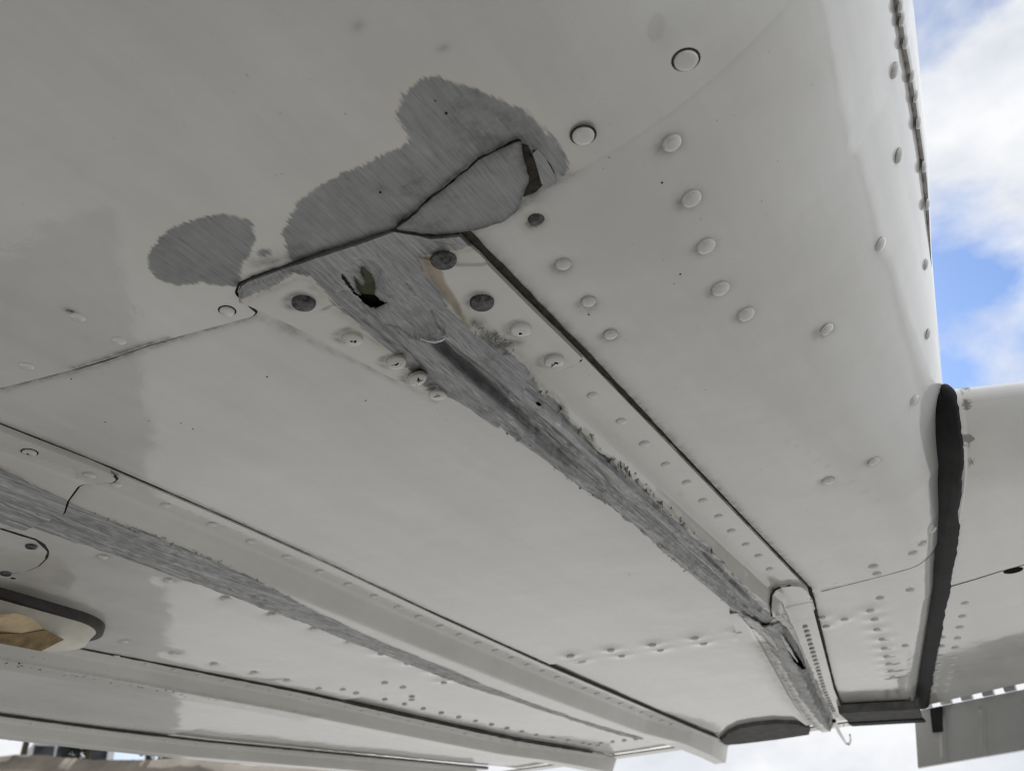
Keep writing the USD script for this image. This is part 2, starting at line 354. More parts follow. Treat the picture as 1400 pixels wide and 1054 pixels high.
def yjoint(s): return np.interp(s, JOINT[:, 0], JOINT[:, 1])

BARE = [bps(p) for p in (
    [(205, 350), (213, 330), (238, 312), (275, 298), (310, 294), (340, 303), (349, 322), (345, 345), (330, 366), (326, 392), (300, 391), (275, 386), (240, 391), (215, 381), (202, 366)],
    [(394, 300), (410, 275), (440, 253), (480, 232), (520, 213), (562, 195), (545, 170), (542, 150), (555, 126), (575, 110), (600, 105), (640, 119), (680, 135), (715, 152), (745, 178), (767, 203), (779, 229), (772, 245), (735, 262), (700, 300), (640, 350), (540, 345), (398, 372), (386, 320)])]
SPOT = bp(361, 346)[:2]

def wear_front(P):
    w = np.full(len(P), -1.0)
    for b in BARE: w = np.maximum(w, sdf(b, P))
    w = np.maximum(w, 0.013 - np.hypot(*(P - SPOT).T))
    return w

def clean(v): return np.clip(v, -1, 1)

# columns: fine where the worn metal is
def cols(lo, hi, spec):
    out = [lo]
    while out[-1] < hi:
        x = out[-1]; st = next(s for a, s in spec if x < a); out.append(x + st)
    out[-1] = hi; return np.array(out)

# belly centre skin (between the lap seam and the aft joint)
def dirt_lines(P, lines):
    d = np.zeros(len(P))
    for pts, wd, amt in lines:
        d = np.maximum(d, amt * np.exp(-(pdist(pts, P) / wd) ** 1.3))
    return d

A_OUT = np.array([[0.86, -0.604], [1.18, -0.602], [1.43, -0.598], [1.84, -0.597], [2.36, -0.597], [3.18, -0.598], [3.83, -0.713], [4.8, -0.886], [5.27, -0.956], [5.9, -1.05]])
B_OUT = np.array([[0.3, -1.775], [0.97, -1.755], [1.24, -1.735], [1.57, -1.73], [2.02, -1.733], [2.65, -1.757], [3.43, -1.773], [5.3, -1.77], [5.65, -1.765], [6.2, -1.79]])
C_OUT = np.array([[0.5, -3.22], [2.1, -2.985], [2.4, -2.935], [3.175, -2.825], [3.91, -2.765], [4.8, -2.68], [5.5, -2.53], [5.9, -2.47]])
D_OUT = np.array([[0.5, -4.30], [2.59, -4.075], [3.14, -3.99], [3.63, -3.88], [4.88, -3.47], [5.6, -3.25]])
def XO(arr, y): return np.interp(y, arr[:, 0], arr[:, 1])

puckers = [(x, y) for x, y in bps([(950, 871), (962, 880), (892, 880), (903, 889), (835, 887), (850, 897), (780, 895), (796, 904), (1010, 862), (1021, 871), (1190, 835), (1196, 847), (1155, 847), (1124, 845), (1130, 857), (1199, 861), (1206, 874), (1209, 886), (1212, 897), (1215, 907), (1218, 917), (1221, 926), (557, 905), (595, 917), (607, 931), (521, 892)])]
def pucker(s, y):
    z = np.zeros_like(s)
    for a, b in RIVP[:23]:
        z += 0.0022 * np.exp(-((s - a) ** 2 + (y - b) ** 2) / 0.05 ** 2) * (1 if b > 1.05 else 0)
    for a, b in puckers:
        z -= 0.006 * np.exp(-((s - a) ** 2 + (y - b) ** 2) / 0.045 ** 2)
    # slack sheet between the frames
    z += 0.010 * (meshkit.fbm(np.stack([s * 1.4, y * 0.9, s * 0 + 2], -1), 3, 11) - 0.5) * np.clip((y - 0.9) / 0.6, 0, 1)
    return z

def skin(s_cols, ys_fn, rows, off, thick, front_edge=None, wearfn=None, dirtfn=None, mat="white_paint_worn", name="belly_skin", label=None, disp=True):
    """sheet over s_cols x rows; ys_fn(s, r) -> y; edge wall at the last row"""
    s = np.repeat(s_cols[:, None], len(rows), 1)
    y = np.stack([ys_fn(s_cols, r) for r in rows], 1)
    P = S(s, y, off)
    flatm = (s < xw(y) - RW(y)).astype(float)
    if disp: P[..., 2] += pucker(s, y) * flatm
    nu, nv = s.shape
    V = [P.reshape(-1, 3)]; Fc = [grid_faces(nu, nv, 0, True)]
    k = nu * nv
    for side, on in ((-1, True), (0, front_edge)):
        if not on: continue
        a = P[:, side]; b = S(s[:, side], y[:, side], off - thick)
        b[:, 2] += (pucker(s[:, side], y[:, side]) * flatm[:, side] if disp else 0)
        V.append(np.stack([a, b], 1).reshape(-1, 3)); Fc.append(grid_faces(nu, 2, k, side == -1)); k += nu * 2
    V = np.vstack(V); Fc = np.vstack(Fc)
    Q = V[:, :2] / V[:, 2:3]
    w = wearfn(Q) if wearfn else np.full(len(V), -1.0)
    d = dirtfn(Q) if dirtfn else np.zeros(len(V))
    edge = np.zeros(len(V)); edge[nu * nv:] = 0.9
    return obj(name, (W(V), Fc), mat, plane, smooth=True, attrs={"wear": clean(w), "dirt": np.clip(np.maximum(d, edge), 0, 1)}, label=label)

# main belly sheet
c_mid = cols(-4.7, 0.9, [(-2.6, 0.03), (-1.2, 0.016), (-0.3, 0.012), (9, 0.016)])
sub = lambda s, r: 0.80 + (yjoint(s) + 0.06 - 0.80) * r
a_right = np.stack([XO(A_OUT, np.linspace(0.95, 3.2, 30)) + 0.004, np.linspace(0.95, 3.2, 30)], 1)
a_left = np.stack([XO(A_OUT, np.linspace(0.95, 1.5, 20)) - 0.40, np.linspace(0.95, 1.5, 20)], 1)
b_right = np.stack([XO(B_OUT, np.linspace(0.9, 3.4, 30)) + 0.004, np.linspace(0.9, 3.4, 30)], 1)
c_right = np.stack([XO(C_OUT, np.linspace(1.9, 3.4, 20)) + 0.004, np.linspace(1.9, 3.4, 20)], 1)
wedge = bps([(716, 205), (724, 225), (728, 250), (722, 262)])  # open wedge: its shade is painted on through the dirt mask
RIVP = bps([(733, 300), (770, 362), (805, 413), (835, 458), (918, 195), (945, 271), (965, 336), (985, 394), (1020, 429), (1130, 450), (1195, 630), (1133, 656), (141, 760), (230, 792), (308, 817), (371, 839), (429, 859), (479, 877), (170, 875), (236, 892), (292, 907), (347, 919), (392, 930), (950, 871), (892, 880), (835, 887), (780, 895), (1010, 862)])
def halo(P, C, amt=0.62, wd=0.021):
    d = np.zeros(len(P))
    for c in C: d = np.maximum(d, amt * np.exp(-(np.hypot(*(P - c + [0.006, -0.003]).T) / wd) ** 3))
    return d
def dirt_shade_mid(P):
    d = dirt_lines(P, [(a_right, 0.018, 0.75), (b_right, 0.008, 0.6), (c_right, 0.010, 0.5), (wedge, 0.02, 1.0),
                       (bps([(345, 430), (300, 443), (200, 473), (100, 505), (0, 530)]), 0.010, 0.85), (bps([(400, 452), (392, 446)]), 0.02, 0.5),
                       (bps([(640, 314), (700, 290), (735, 262), (776, 238)]), 0.012, 0.6), (bps([(735, 258), (776, 236)]), 0.016, 0.45)])
    d = np.maximum(d, dirt_lines(P, [(bps([(358, 432), (420, 462), (500, 497), (600, 546)]) + [-0.006, 0.004], 0.007, 0.4)]))
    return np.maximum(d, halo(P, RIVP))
def wear_mid(P):
    # the scraped rivet head beside the torn seam
    return 0.011 - np.hypot(*(P - bp(731, 303)[:2]).T)
belly = skin(c_mid, sub, np.linspace(0, 1, 220), 0.0, 0.005, wearfn=wear_mid, dirtfn=dirt_shade_mid, name="belly_skin")

# aft sheet, tucked under the middle one
c_aft = cols(-4.7, 0.75, [(-2.6, 0.03), (-0.9, 0.02), (9, 0.012)])
aft = lambda s, r: yjoint(s) - 0.05 + (YEND - yjoint(s) + 0.05) * r
def dirt_aft(P):
    yy = np.linspace(3.2, 5.6, 20)
    return dirt_lines(P, [(JOINT[1:-1] + [0, 0.012], 0.02, 0.35), (np.stack([XO(A_OUT, yy) + 0.004, yy], 1), 0.015, 0.5), (np.stack([XO(B_OUT, yy) + 0.004, yy], 1), 0.02, 0.6),
                          (np.stack([XO(C_OUT, yy) + 0.004, yy], 1), 0.02, 0.6), (np.array([[-3, 5.75], [-0.6, 5.75]]), 0.05, 0.5), (bps([(1213, 942), (1213, 955)]), 0.02, 0.6), (bps([(1226, 940), (1230, 952)]), 0.02, 0.6)])
aft_skin = skin(c_aft, aft, np.linspace(0, 1, 150), -0.007, 0.01, wearfn=None, dirtfn=dirt_aft, name="aft_belly_skin")

# forward sheet, lapped over
c_fwd = cols(-4.7, 1.6, [(-2.0, 0.03), (-1.72, 0.012), (-0.22, 0.0045), (9, 0.014)])
rr = np.concatenate([[0.0, 0.2, 0.4], np.linspace(0.5, 1, 150)[0:]])
def fwd_rows(s, r):
    # r in 0..1: far ahead of the frame up to the seam; the seam's shape dies out forward
    if r < 0.5: return np.full_like(s, -6 + (0.0 + 6) * r / 0.5)
    t = (r - 0.5) / 0.5; ys = yseam(s)
    return (1 - t) * 0.0 + t * (0.92 * (1 - t ** 3) + ys * t ** 3)
def dirt_shade_fwd(P):
    return dirt_lines(P, [(bps([(100, 503), (150, 488), (200, 471), (230, 463)]), 0.007, 0.75), (bps([(350, 360), (372, 358), (392, 352)]), 0.014, 0.5), (bps([(326, 386), (430, 347), (540, 311)]), 0.006, 0.9),
                          (bps([(545, 303), (575, 279), (602, 256), (652, 215), (708, 188)]), 0.006, 0.7), (bps([(488, 38), (492, 34)]), 0.006, 0.4), (bps([(722, 205), (730, 240)]), 0.012, 0.9),  # last entry paints the shade of the open wedge
                          (bps([(610, 65), (600, 68)]), 0.005, 0.35), (bps([(92, 424), (98, 426)]), 0.006, 1.0), (bps([(740, 255), (776, 240)]), 0.010, 0.5)])
front = skin(c_fwd, fwd_rows, rr, 0.0045, 0.0045, wearfn=wear_front, dirtfn=dirt_shade_fwd, name="forward_belly_skin", label="forward belly skin with paint scraped to bare grey metal", disp=False)

# hidden hull behind the skins: walls, roof, transom
def hull():
    ys = np.array([-8, -4, -1, 0.5, 1.5, 2.2, 2.9, 3.7, 4.8, YEND - 0.02]); rows = []
    for y in ys:
        s0, s1 = xl(y) + 0.22 - 0.22 * np.pi / 2, xw(y) - RW(y) + RW(y) * np.pi / 2
        ss = np.linspace(s0, s1, 60)
        ring = S(ss, np.full(60, y), -0.03)
        top = np.array([[xw(y) - 0.03, y, 3.2], [xw(y) - 0.8, y, 4.6], [xl(y) + 0.8, y, 4.6], [xl(y) + 0.03, y, 3.2]])
        rows.append(np.vstack([ring, top, ring[:1]]))
    P = np.array(rows); n, m = P.shape[:2]
    V = P.reshape(-1, 3); Fc = [grid_faces(n, m)]
    k = len(V)
    for i, fl in ((0, 1), (n - 1, 0)):
        V = np.vstack([V, P[i].mean(0)]); a = i * m + np.arange(m - 1)
        Fc.append(np.stack([a, a + 1, np.full(m - 1, len(V) - 1)], 1))
    return W(V), np.vstack(Fc)
obj("fuselage_shell", hull(), "white_paint", plane)

# wall sheets: lower side skin and the upper one with the riveted lap
def bilge_s(y, px_line):
    return np.interp(y, px_line[:, 1], px_line[:, 0])
def s_of(p):
    y = p[1]; R = RW(y); xb = xw(y) - R; q = np.clip((p[0] - xb) / R, 0, 1)
    return xb + R * math.asin(q) + (max(p[2] - 1 - R, 0) if q > .999 else 0)
def line_s(pts):
    return np.array([[s_of(hit(*p)[0]), hit(*p)[0][1]] for p in pts])
L1 = line_s([(1125, -40), (1133, 0), (1150, 70), (1166, 130), (1180, 200), (1192, 270), (1201, 330)])
L2 = line_s([(1216, -45), (1222, 0), (1231, 55), (1240, 105), (1250, 168), (1259, 228), (1265, 280), (1269, 322)])
def side_sheet(name, L, y1, off, top, tip=0.25, dk=0.8):
    ys = np.concatenate([[-6, -2], np.linspace(0.5, y1, 120)])
    L = L[np.argsort(L[:, 1])]
    s0 = np.interp(ys, L[:, 1], L[:, 0]); ext = np.polyfit(L[-3:, 1], L[-3:, 0], 1)
    s0 = np.where(ys > L[-1, 1], np.polyval(ext, ys), s0)
    R = RW(ys); s1 = xw(ys) - R + R * np.pi / 2 + top
    t = np.concatenate([[0], np.linspace(0, 1, 60)])
    s = s0[:, None] + (s1 - s0)[:, None] * t[None]; y = np.repeat(ys[:, None], len(t), 1)
    fade = np.clip((y1 - y) / tip, 0, 1)
    P = S(s, y, 1.0 * 0) ; Nn = S(s, y, 1.0) - P
    o = off * fade; o[:, 0] = -0.001
    P = P + Nn * o[..., None]
    V = P.reshape(-1, 3)
    d = np.zeros(P.shape[:2]); d[:, 0] = dk; d[:, 1] = dk * 0.4
    return obj(name, (W(V), grid_faces(len(ys), len(t), 0, True)), "white_paint_worn", plane, smooth=True, attrs={"wear": np.full(len(V), -1.0), "dirt": d.ravel()})
side_low = belly
side_up = side_sheet("upper_side_skin", L2, 2.0, 0.008, 1.2)

# beads of dirty sealant along seams
def bead(name, pts, wd, off=0.0, mat="sealant", hgt=0.35, surf=True, n=160, parent=None, jitter=0.8):
    """pts: plan points (k, 2) on the belly (s, y); wd: half width along the line"""
    pts = np.asarray(pts, float); seg = np.r_[0, np.cumsum(np.hypot(*np.diff(pts, axis=0).T))]
    t = np.linspace(0, seg[-1], n); s, y = np.interp(t, seg, pts[:, 0]), np.interp(t, seg, pts[:, 1])
    w = np.interp(np.linspace(0, 1, n), np.linspace(0, 1, len(wd)), wd) if np.ndim(wd) else np.full(n, wd)
    w = w * (1 - jitter / 2 + jitter * meshkit.fbm(np.stack([t * 22, t * 0, t * 0 + len(pts)], -1), 3, 3)); w[0] = w[-1] = 0.0003
    T2 = np.gradient(np.stack([s, y], -1), axis=0); T2 /= np.linalg.norm(T2, axis=1, keepdims=True) + 1e-12
    N2 = np.stack([-T2[:, 1], T2[:, 0]], -1)
    rows = []
    for c, hh in ((-1, 0), (-0.6, .7), (0, 1), (0.6, .7), (1, 0)):
        q = np.stack([s, y], -1) + N2 * (w * c)[:, None]
        p0 = S(q[:, 0], q[:, 1], 0.0); nn = S(q[:, 0], q[:, 1], 1.0) - p0
        rows.append(p0 + nn * (off + hh * hgt * w)[:, None])
    P = np.stack(rows, 1)
    return obj(name, (W(P.reshape(-1, 3)), grid_faces(n, 5, 0, False)), mat, parent or plane, smooth=True)

sl = SEAM[(SEAM[:, 0] > -2.2) & (SEAM[:, 0] < -0.99)]
bead("seam_sealant", sl + [0, 0.002], [0.003, 0.003, 0.0045, 0.005, 0.0035, 0.002, 0.0022, 0.003], 0.0005)
bead("seam_sealant", bps([(322, 392), (330, 384), (430, 346), (500, 322), (540, 309), (552, 298)]), [0.0022, 0.0013, 0.001, 0.001, 0.002], 0.003)
bead("seam_sealant", bps([(535, 312), (552, 308), (590, 318), (640, 313), (668, 305)]), [0.006, 0.003, 0.0015, 0.001], 0.003)
bead("seam_sealant", np.stack([XO(A_OUT, np.linspace(0.965, 3.17, 80)) + 0.006, np.linspace(0.965, 3.17, 80)], 1), [0.0085, 0.006, 0.005, 0.0035, 0.0042, 0.003, 0.004, 0.003], 0.0008, n=300)
bead("seam_sealant", np.stack([XO(A_OUT, np.linspace(3.17, 5.3, 80)) + 0.006, np.linspace(3.17, 5.3, 80)], 1), [0.008, 0.006, 0.005, 0.006], -0.001, n=200)
bead("seam_sealant", np.stack([XO(B_OUT, np.linspace(0.6, 3.4, 80)) + 0.003, np.linspace(0.6, 3.4, 80)], 1), [0.005, 0.0035, 0.003, 0.0035, 0.004], 0.0008, n=260)
bead("seam_sealant", np.stack([XO(B_OUT, np.linspace(3.4, 5.6, 80)) + 0.004, np.linspace(3.4, 5.6, 80)], 1), [0.006, 0.008, 0.010, 0.014], -0.001, n=200)
bead("seam_sealant", np.stack([XO(C_OUT, np.linspace(2.05, 5.5, 80)) + 0.004, np.linspace(2.05, 5.5, 80)], 1), [0.010, 0.013, 0.014, 0.016], 0.003, n=240)
bead("seam_sealant", np.stack([XO(D_OUT, np.linspace(1.5, 5.5, 80)) + 0.004, np.linspace(1.5, 5.5, 80)], 1), [0.022, 0.018, 0.014, 0.014], 0.003, n=240)
bead("joint_sealant", np.stack([np.linspace(-0.57, -0.12, 40), yjoint(np.linspace(-0.57, -0.12, 40)) + 0.068], 1), [0.003, 0.0022, 0.003], 0.001)

# torn tongue of skin between the two cracks
def sheet_poly(poly, z, thick, res=0.006, curl=None):
    from shapely.geometry import Polygon
    pg = Polygon(poly).buffer(0)
    ring = np.array(pg.segmentize(res).exterior.coords)[:-1]
    x0, y0, x1, y1 = pg.bounds
    g = np.stack(np.meshgrid(np.arange(x0, x1, res), np.arange(y0, y1, res), indexing="ij"), -1).reshape(-1, 2)
    from scipy.spatial import Delaunay
    g = g[sdf(ring, g) > res * 0.6]
    pts = np.vstack([ring, g]); tri = Delaunay(pts).simplices
    tri = tri[sdf(ring, pts[tri].mean(1)) > 0]
    a, b, c = pts[tri[:, 0]], pts[tri[:, 1]], pts[tri[:, 2]]
    cw = (b[:, 0] - a[:, 0]) * (c[:, 1] - a[:, 1]) - (b[:, 1] - a[:, 1]) * (c[:, 0] - a[:, 0]) > 0
    tri[cw] = tri[cw][:, ::-1]
    zz = np.full(len(pts), z) if curl is None else z + curl(pts)
    low = np.column_stack([pts, zz]); n = len(ring); m = len(pts)
    e = low[:n]; up = e + [0, 0, thick]
    V = np.vstack([low, e, up]); i = np.arange(n); j = (i + 1) % n
    Fw = np.vstack([np.stack([m + i, m + j, m + n + j], 1), np.stack([m + i, m + n + j, m + n + i], 1)])
    return V, np.vstack([tri, Fw]), m
tong = bps([(546, 305), (560, 296), (580, 279), (605, 258), (628, 241), (655, 218), (682, 204), (708, 192), (713, 215), (719, 238), (716, 256), (706, 280), (690, 296), (660, 306), (635, 311), (600, 315), (572, 309)])
from shapely.geometry import Polygon as _Pg
_tr = np.array(_Pg(tong).buffer(0.0035).segmentize(0.006).exterior.coords)[:-1]
tong = _tr + 0.006 * (np.stack([meshkit.fbm(np.column_stack([_tr * 60, np.zeros(len(_tr)) + k]), 3, 40 + k) for k in range(2)], 1) - 0.5)
gapv, gapf, _ = sheet_poly(bps([(712, 196), (722, 199), (734, 226), (742, 252), (732, 262), (716, 268), (706, 262)]), 0.9978, 0.001, res=0.02)
obj("skin_gap_shade", (W(gapv), gapf), "sealant", plane)  # dark sheet painted as the shade in the open wedge
tv, tf, tm = sheet_poly(tong, 0.9935, 0.006, curl=lambda p: -0.006 * np.exp(-((p[:, 0] + 0.684) / 0.05) ** 2) + 0.002 * (meshkit.fbm(np.column_stack([p * 14, p[:, 0] * 0]), 3, 2) - .5))
obj("torn_skin_tongue", (W(tv), tf), "white_paint_worn", plane, smooth=True, attrs={"wear": np.full(len(tv), 0.2), "dirt": np.r_[dirt_lines(tv[:tm, :2], [(np.vstack([tong, tong[:1]]), 0.006, 0.6)]), np.full(len(tv) - tm, 0.9)]}, label="torn tongue of bare scraped skin between two cracks")

ed = bps([(728, 207), (734, 226), (740, 248), (746, 255), (760, 247), (758, 236), (745, 212), (735, 200)])
ev, ef, em = sheet_poly(ed, 0.9948, 0.005)
obj("torn_skin_edge", (W(ev), ef), "white_paint_worn", plane, smooth=True, attrs={"wear": np.full(len(ev), 0.2), "dirt": np.r_[np.zeros(em), np.full(len(ev) - em, 0.9)]})
# ------------------------------------------------------------------ the four hat-section runners
def strip(name, OUT, y0, y1, fl, wb, bt, lf, dl, ny, wearfn, label, off=0.006, gouge=None, holes=(), dirt=None, end=True, primefn=None, mat="strip_paint_worn", cap=False, rag=0.0, lump=1.0):
    """fl, wb, bt, lf, dl: functions of y (flange, web, bottom, left flange, depth)"""
    ys = np.linspace(y0, y1, ny)
    f, w, b, l, d = (np.broadcast_to(g(ys) if callable(g) else g, ys.shape).astype(float) for g in (fl, wb, bt, lf, dl))
    xo = XO(OUT, ys); base = -off
    ctl = [(0 * f, 0 * f), (-f, 0 * f), (-f - w, -d), (-f - w - b, -d), (-f - 2 * w - b, 0 * f), (-f - 2 * w - b - l, 0 * f)]
    X = np.stack([c[0] for c in ctl], 1); Z = np.stack([c[1] for c in ctl], 1)
    # rounded bends: sample every segment, then smooth the polyline
    cnt = [14, 14, 34, 12, 8]; xs, zs = [], []
    for i, c in enumerate(cnt):
        t = np.linspace(0, 1, c, endpoint=False)
        xs.append(X[:, i, None] * (1 - t) + X[:, i + 1, None] * t); zs.append(Z[:, i, None] * (1 - t) + Z[:, i + 1, None] * t)
    xs = np.hstack(xs + [X[:, -1:]]); zs = np.hstack(zs + [Z[:, -1:]])
    for _ in range(5):
        xs[:, 1:-1] = (xs[:, :-2] + 2 * xs[:, 1:-1] + xs[:, 2:]) / 4; zs[:, 1:-1] = (zs[:, :-2] + 2 * zs[:, 1:-1] + zs[:, 2:]) / 4
    P = np.stack([xs + xo[:, None], np.repeat(ys[:, None], xs.shape[1], 1), 1 + base + zs], -1)
    nu, nv = P.shape[:2]
    Q = P.reshape(-1, 3); wear = wearfn(Q[:, :2] / Q[:, 2:3], Q).reshape(nu, nv)
    bot = np.clip(wear / 0.02 + 0.2, 0, 1)
    P[..., 2] += lump * bot * 0.010 * (meshkit.fbm(np.stack([P[..., 0] * 60, P[..., 1] * 7, P[..., 2] * 0], -1), 4, 21) - 0.5)
    P[..., 2] += lump * bot * 0.007 * (meshkit.fbm(P * 45, 3, 22) - 0.5)
    P[..., 0] += rag * bot * (meshkit.fbm(P * [5, 40, 5], 4, 33) - 0.5)
    if gouge: P = gouge(P, wear)
    fc = grid_faces(nu, nv, 0, False)
    V = P.reshape(-1, 3)
    cen = V[fc].mean(1); keep = np.ones(len(fc), bool)
    for hp in holes: keep &= sdf(hp, cen[:, :2] / cen[:, 2:3]) < 0
    fc = fc[keep]
    Vs, Fs = [V], [fc]; k = len(V)
    walls = [(P[:, 0], P[:, 0] + [0, 0, off + 0.004]), (P[:, -1] + [0, 0, off + 0.004], P[:, -1]), (P[0] + [0, 0, 0.006], P[0])]
    if end: walls.append((P[-1], P[-1] + [0, 0, 0.006]))
    if end:   # inner side of the sheet, seen at the open end
        inner = P[-max(6, ny // 12):, :].copy(); inner[..., 2] += 0.008; inner[..., 1] -= 0.002
        Vs.append(inner.reshape(-1, 3)); Fs.append(grid_faces(len(inner), nv, k, True)); k += inner.shape[0] * nv
    for a, c in walls:
        Vs.append(np.stack([a, c], 1).reshape(-1, 3)); Fs.append(grid_faces(len(a), 2, k, True)); k += len(a) * 2
    V2 = np.vstack(Vs); F2 = np.vstack(Fs)
    Qp = V2[:, :2] / V2[:, 2:3]
    wv = wearfn(Qp, V2)
    dv = dirt(Qp, V2) if dirt else np.zeros(len(V2))
    return obj(name, (W(V2), F2), mat, plane, smooth=True, attrs={"wear": clean(wv), "dirt": np.clip(dv, 0, 1), "prime": primefn(Qp) if primefn else np.full(len(V2), -1.0)}, label=label), P

I = lambda ys, vs: (lambda y: np.interp(y, ys, vs))
a_depth = I([0.86, 0.93, 1.1, 1.3, 1.5, 5.0, 5.6], [0.0, 0.004, 0.022, 0.046, 0.062, 0.062, 0.05])

# --- runner A, aft of the nose cap
A_BARE = bps([(600, 300), (690, 480), (737, 527), (770, 566), (800, 595), (825, 622), (850, 641), (880, 667), (900, 687), (930, 714), (962, 744), (1000, 786), (1046, 830), (1062, 842)], 0.94)
A_POLY = np.vstack([A_BARE, bps([(1020, 900), (900, 1000), (600, 900), (300, 600), (300, 300)], 0.94)])
def wear_a(Q, V):
    return sdf(A_POLY, Q / 1.0 * 0.94) + 0.004 * np.sin(Q[:, 1] * 37) + 0.014 * (meshkit.fbm(np.column_stack([Q[:, 1] * 9, Q[:, 0] * 0, Q[:, 0] * 0]), 4, 8) - .5)
gl = bps([(585, 462), (620, 492), (660, 525), (700, 560), (760, 610), (830, 680), (900, 745)], 0.95)
RIDGES = [(bps([(600, 520), (640, 552), (700, 592), (760, 632), (830, 684), (900, 738), (1010, 834)], .945), -0.013, 0.012),
          (bps([(640, 470), (700, 512), (760, 566), (830, 634), (900, 698), (1000, 796), (1040, 836)], .945), 0.012, 0.007),
          (bps([(690, 500), (800, 612), (870, 672), (960, 756)], .945), -0.008, 0.006),
          (bps([(760, 602), (860, 684), (960, 776), (1020, 832)], .945), 0.008, 0.010)]
def gouge_a(P, wear):
    Q = P.reshape(-1, 3); d = pdist(gl, Q[:, :2] / Q[:, 2:3] * 0.95).reshape(P.shape[:2]); y = P[..., 1]
    depth = np.interp(y, [1.16, 1.20, 1.5, 1.7, 2.2, 2.8], [0, 0.034, 0.034, 0.022, 0.012, 0.0]); half = np.interp(y, [1.1, 1.3, 1.6, 2.4], [0.010, 0.017, 0.024, 0.03])
    g = 1 / (1 + (d / half) ** 7)
    q9 = Q[:, :2] / Q[:, 2:3] * 0.945; aft_ = np.clip((y - 1.25) / 0.15, 0, 1) * np.clip(wear / 0.01, 0, 1)
    for ln, amp, wd in RIDGES:
        dd = pdist(ln, q9).reshape(P.shape[:2]); P[..., 2] += aft_ * amp * np.exp(-(dd / wd) ** 2) * (0.5 + meshkit.fbm(P * [8, 5, 1], 3, 71))
    P[..., 2] += 0.004 * np.clip(wear / 0.004, 0, 1)
    P[..., 2] += depth * g * (0.8 + 0.5 * meshkit.fbm(P * [30, 8, 5], 3, 44))
    return P
def dirt_a(Q, V):
    d = dirt_lines(Q, [(bps([(700, 590), (775, 650), (837, 697), (890, 738)]), 0.006, 0.4), (bps([(737, 527), (700, 500)]), 0.012, 0.3)])
    g = pdist(gl, V[:, :2] / V[:, 2:3] * 0.95)
    d = np.maximum(d, 0.55 * np.exp(-(g / 0.014) ** 2) * np.interp(V[:, 1], [1.15, 1.22, 1.6, 2.2], [0, 1, 0.7, 0]))
    d = np.maximum(d, dirt_lines(Q * 0.945, [(RIDGES[1][0], 0.005, 0.55), (RIDGES[3][0][:3], 0.008, 0.3)]) * (meshkit.fbm(np.column_stack([V[:, :2] * 12, V[:, 0] * 0]), 3, 90) * 1.6 - .2).clip(0, 1))
    return np.maximum(d, 0.22 * np.clip((-wear_a(Q, V) < 0.012) & (-wear_a(Q, V) > 0), 0, 1))
_bt = I([1.2, 1.5, 3.0, 3.2], [0.115, 0.10, 0.10, 0.105])
runner_a, PA = strip("belly_runner", A_OUT, 1.30, 3.30, 0.098, 0.030, _bt, 0.02, a_depth, 520, wear_a, "belly runner scraped to bare metal behind the torn nose cap", gouge=gouge_a, dirt=dirt_a, end=False, rag=0.012,
    holes=[np.array([bp(x, y, .955)[:2] / .955 for x, y in ((cx + rx * math.cos(t) + ry * .6 * math.sin(t), cy + rx * .6 * math.cos(t) - ry * math.sin(t)) for t in np.linspace(0, 6.28, 12, endpoint=False))]) for cx, cy, rx, ry in ((650, 504, 6, 2.6), (681, 533, 6, 2.6), (736, 552, 4, 2))])

# --- runner A, bent and split piece behind the joint
A2_BARE = bps([(1020, 815), (1052, 838), (1078, 852), (1092, 880), (1108, 912), (1126, 950), (1140, 985), (1152, 1002), (1147, 1012), (1120, 987), (1092, 950), (1062, 898), (1042, 869), (1018, 850), (1000, 830)], 0.94)
def wear_a2(Q, V): return sdf(A2_BARE, Q * 0.94)
SLIT = bps([(1072, 868), (1083, 884), (1095, 902), (1102, 914), (1097, 915), (1086, 905), (1075, 885)])
def gouge_a2(P, wear):
    Q = P.reshape(-1, 3); d = sdf(SLIT, Q[:, :2] / Q[:, 2:3]).reshape(P.shape[:2]); y = P[..., 1]
    P[..., 2] -= 0.020 * np.exp(-(np.abs(d) / 0.03) ** 2)            # lips pushed out round the split
    P[..., 2] -= 0.003 * np.exp(-((y - 3.32) / 0.06) ** 2) * np.clip(wear / 0.02, 0, 1)
    P[..., 2] += 0.012 * np.clip(wear / .02, 0, 1) * (meshkit.fbm(P * [22, 9, 9], 3, 5) - .5)
    return P
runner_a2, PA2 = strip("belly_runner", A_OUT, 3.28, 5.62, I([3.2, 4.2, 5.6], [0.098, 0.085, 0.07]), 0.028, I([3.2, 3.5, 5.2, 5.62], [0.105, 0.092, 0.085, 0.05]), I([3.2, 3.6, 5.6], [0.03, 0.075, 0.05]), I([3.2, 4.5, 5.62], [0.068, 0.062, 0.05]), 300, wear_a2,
    "bent rear belly runner with a split bare metal end", off=0.008, gouge=gouge_a2, holes=[SLIT], dirt=lambda Q, V: dirt_lines(Q, [(np.vstack([SLIT, SLIT[:1]]), 0.006, 0.5), (bps([(1042, 878), (1060, 908), (1088, 957), (1118, 998)]), 0.035, 0.7)]), rag=0.02)  # second dirt line paints shade as well as grime on the left web

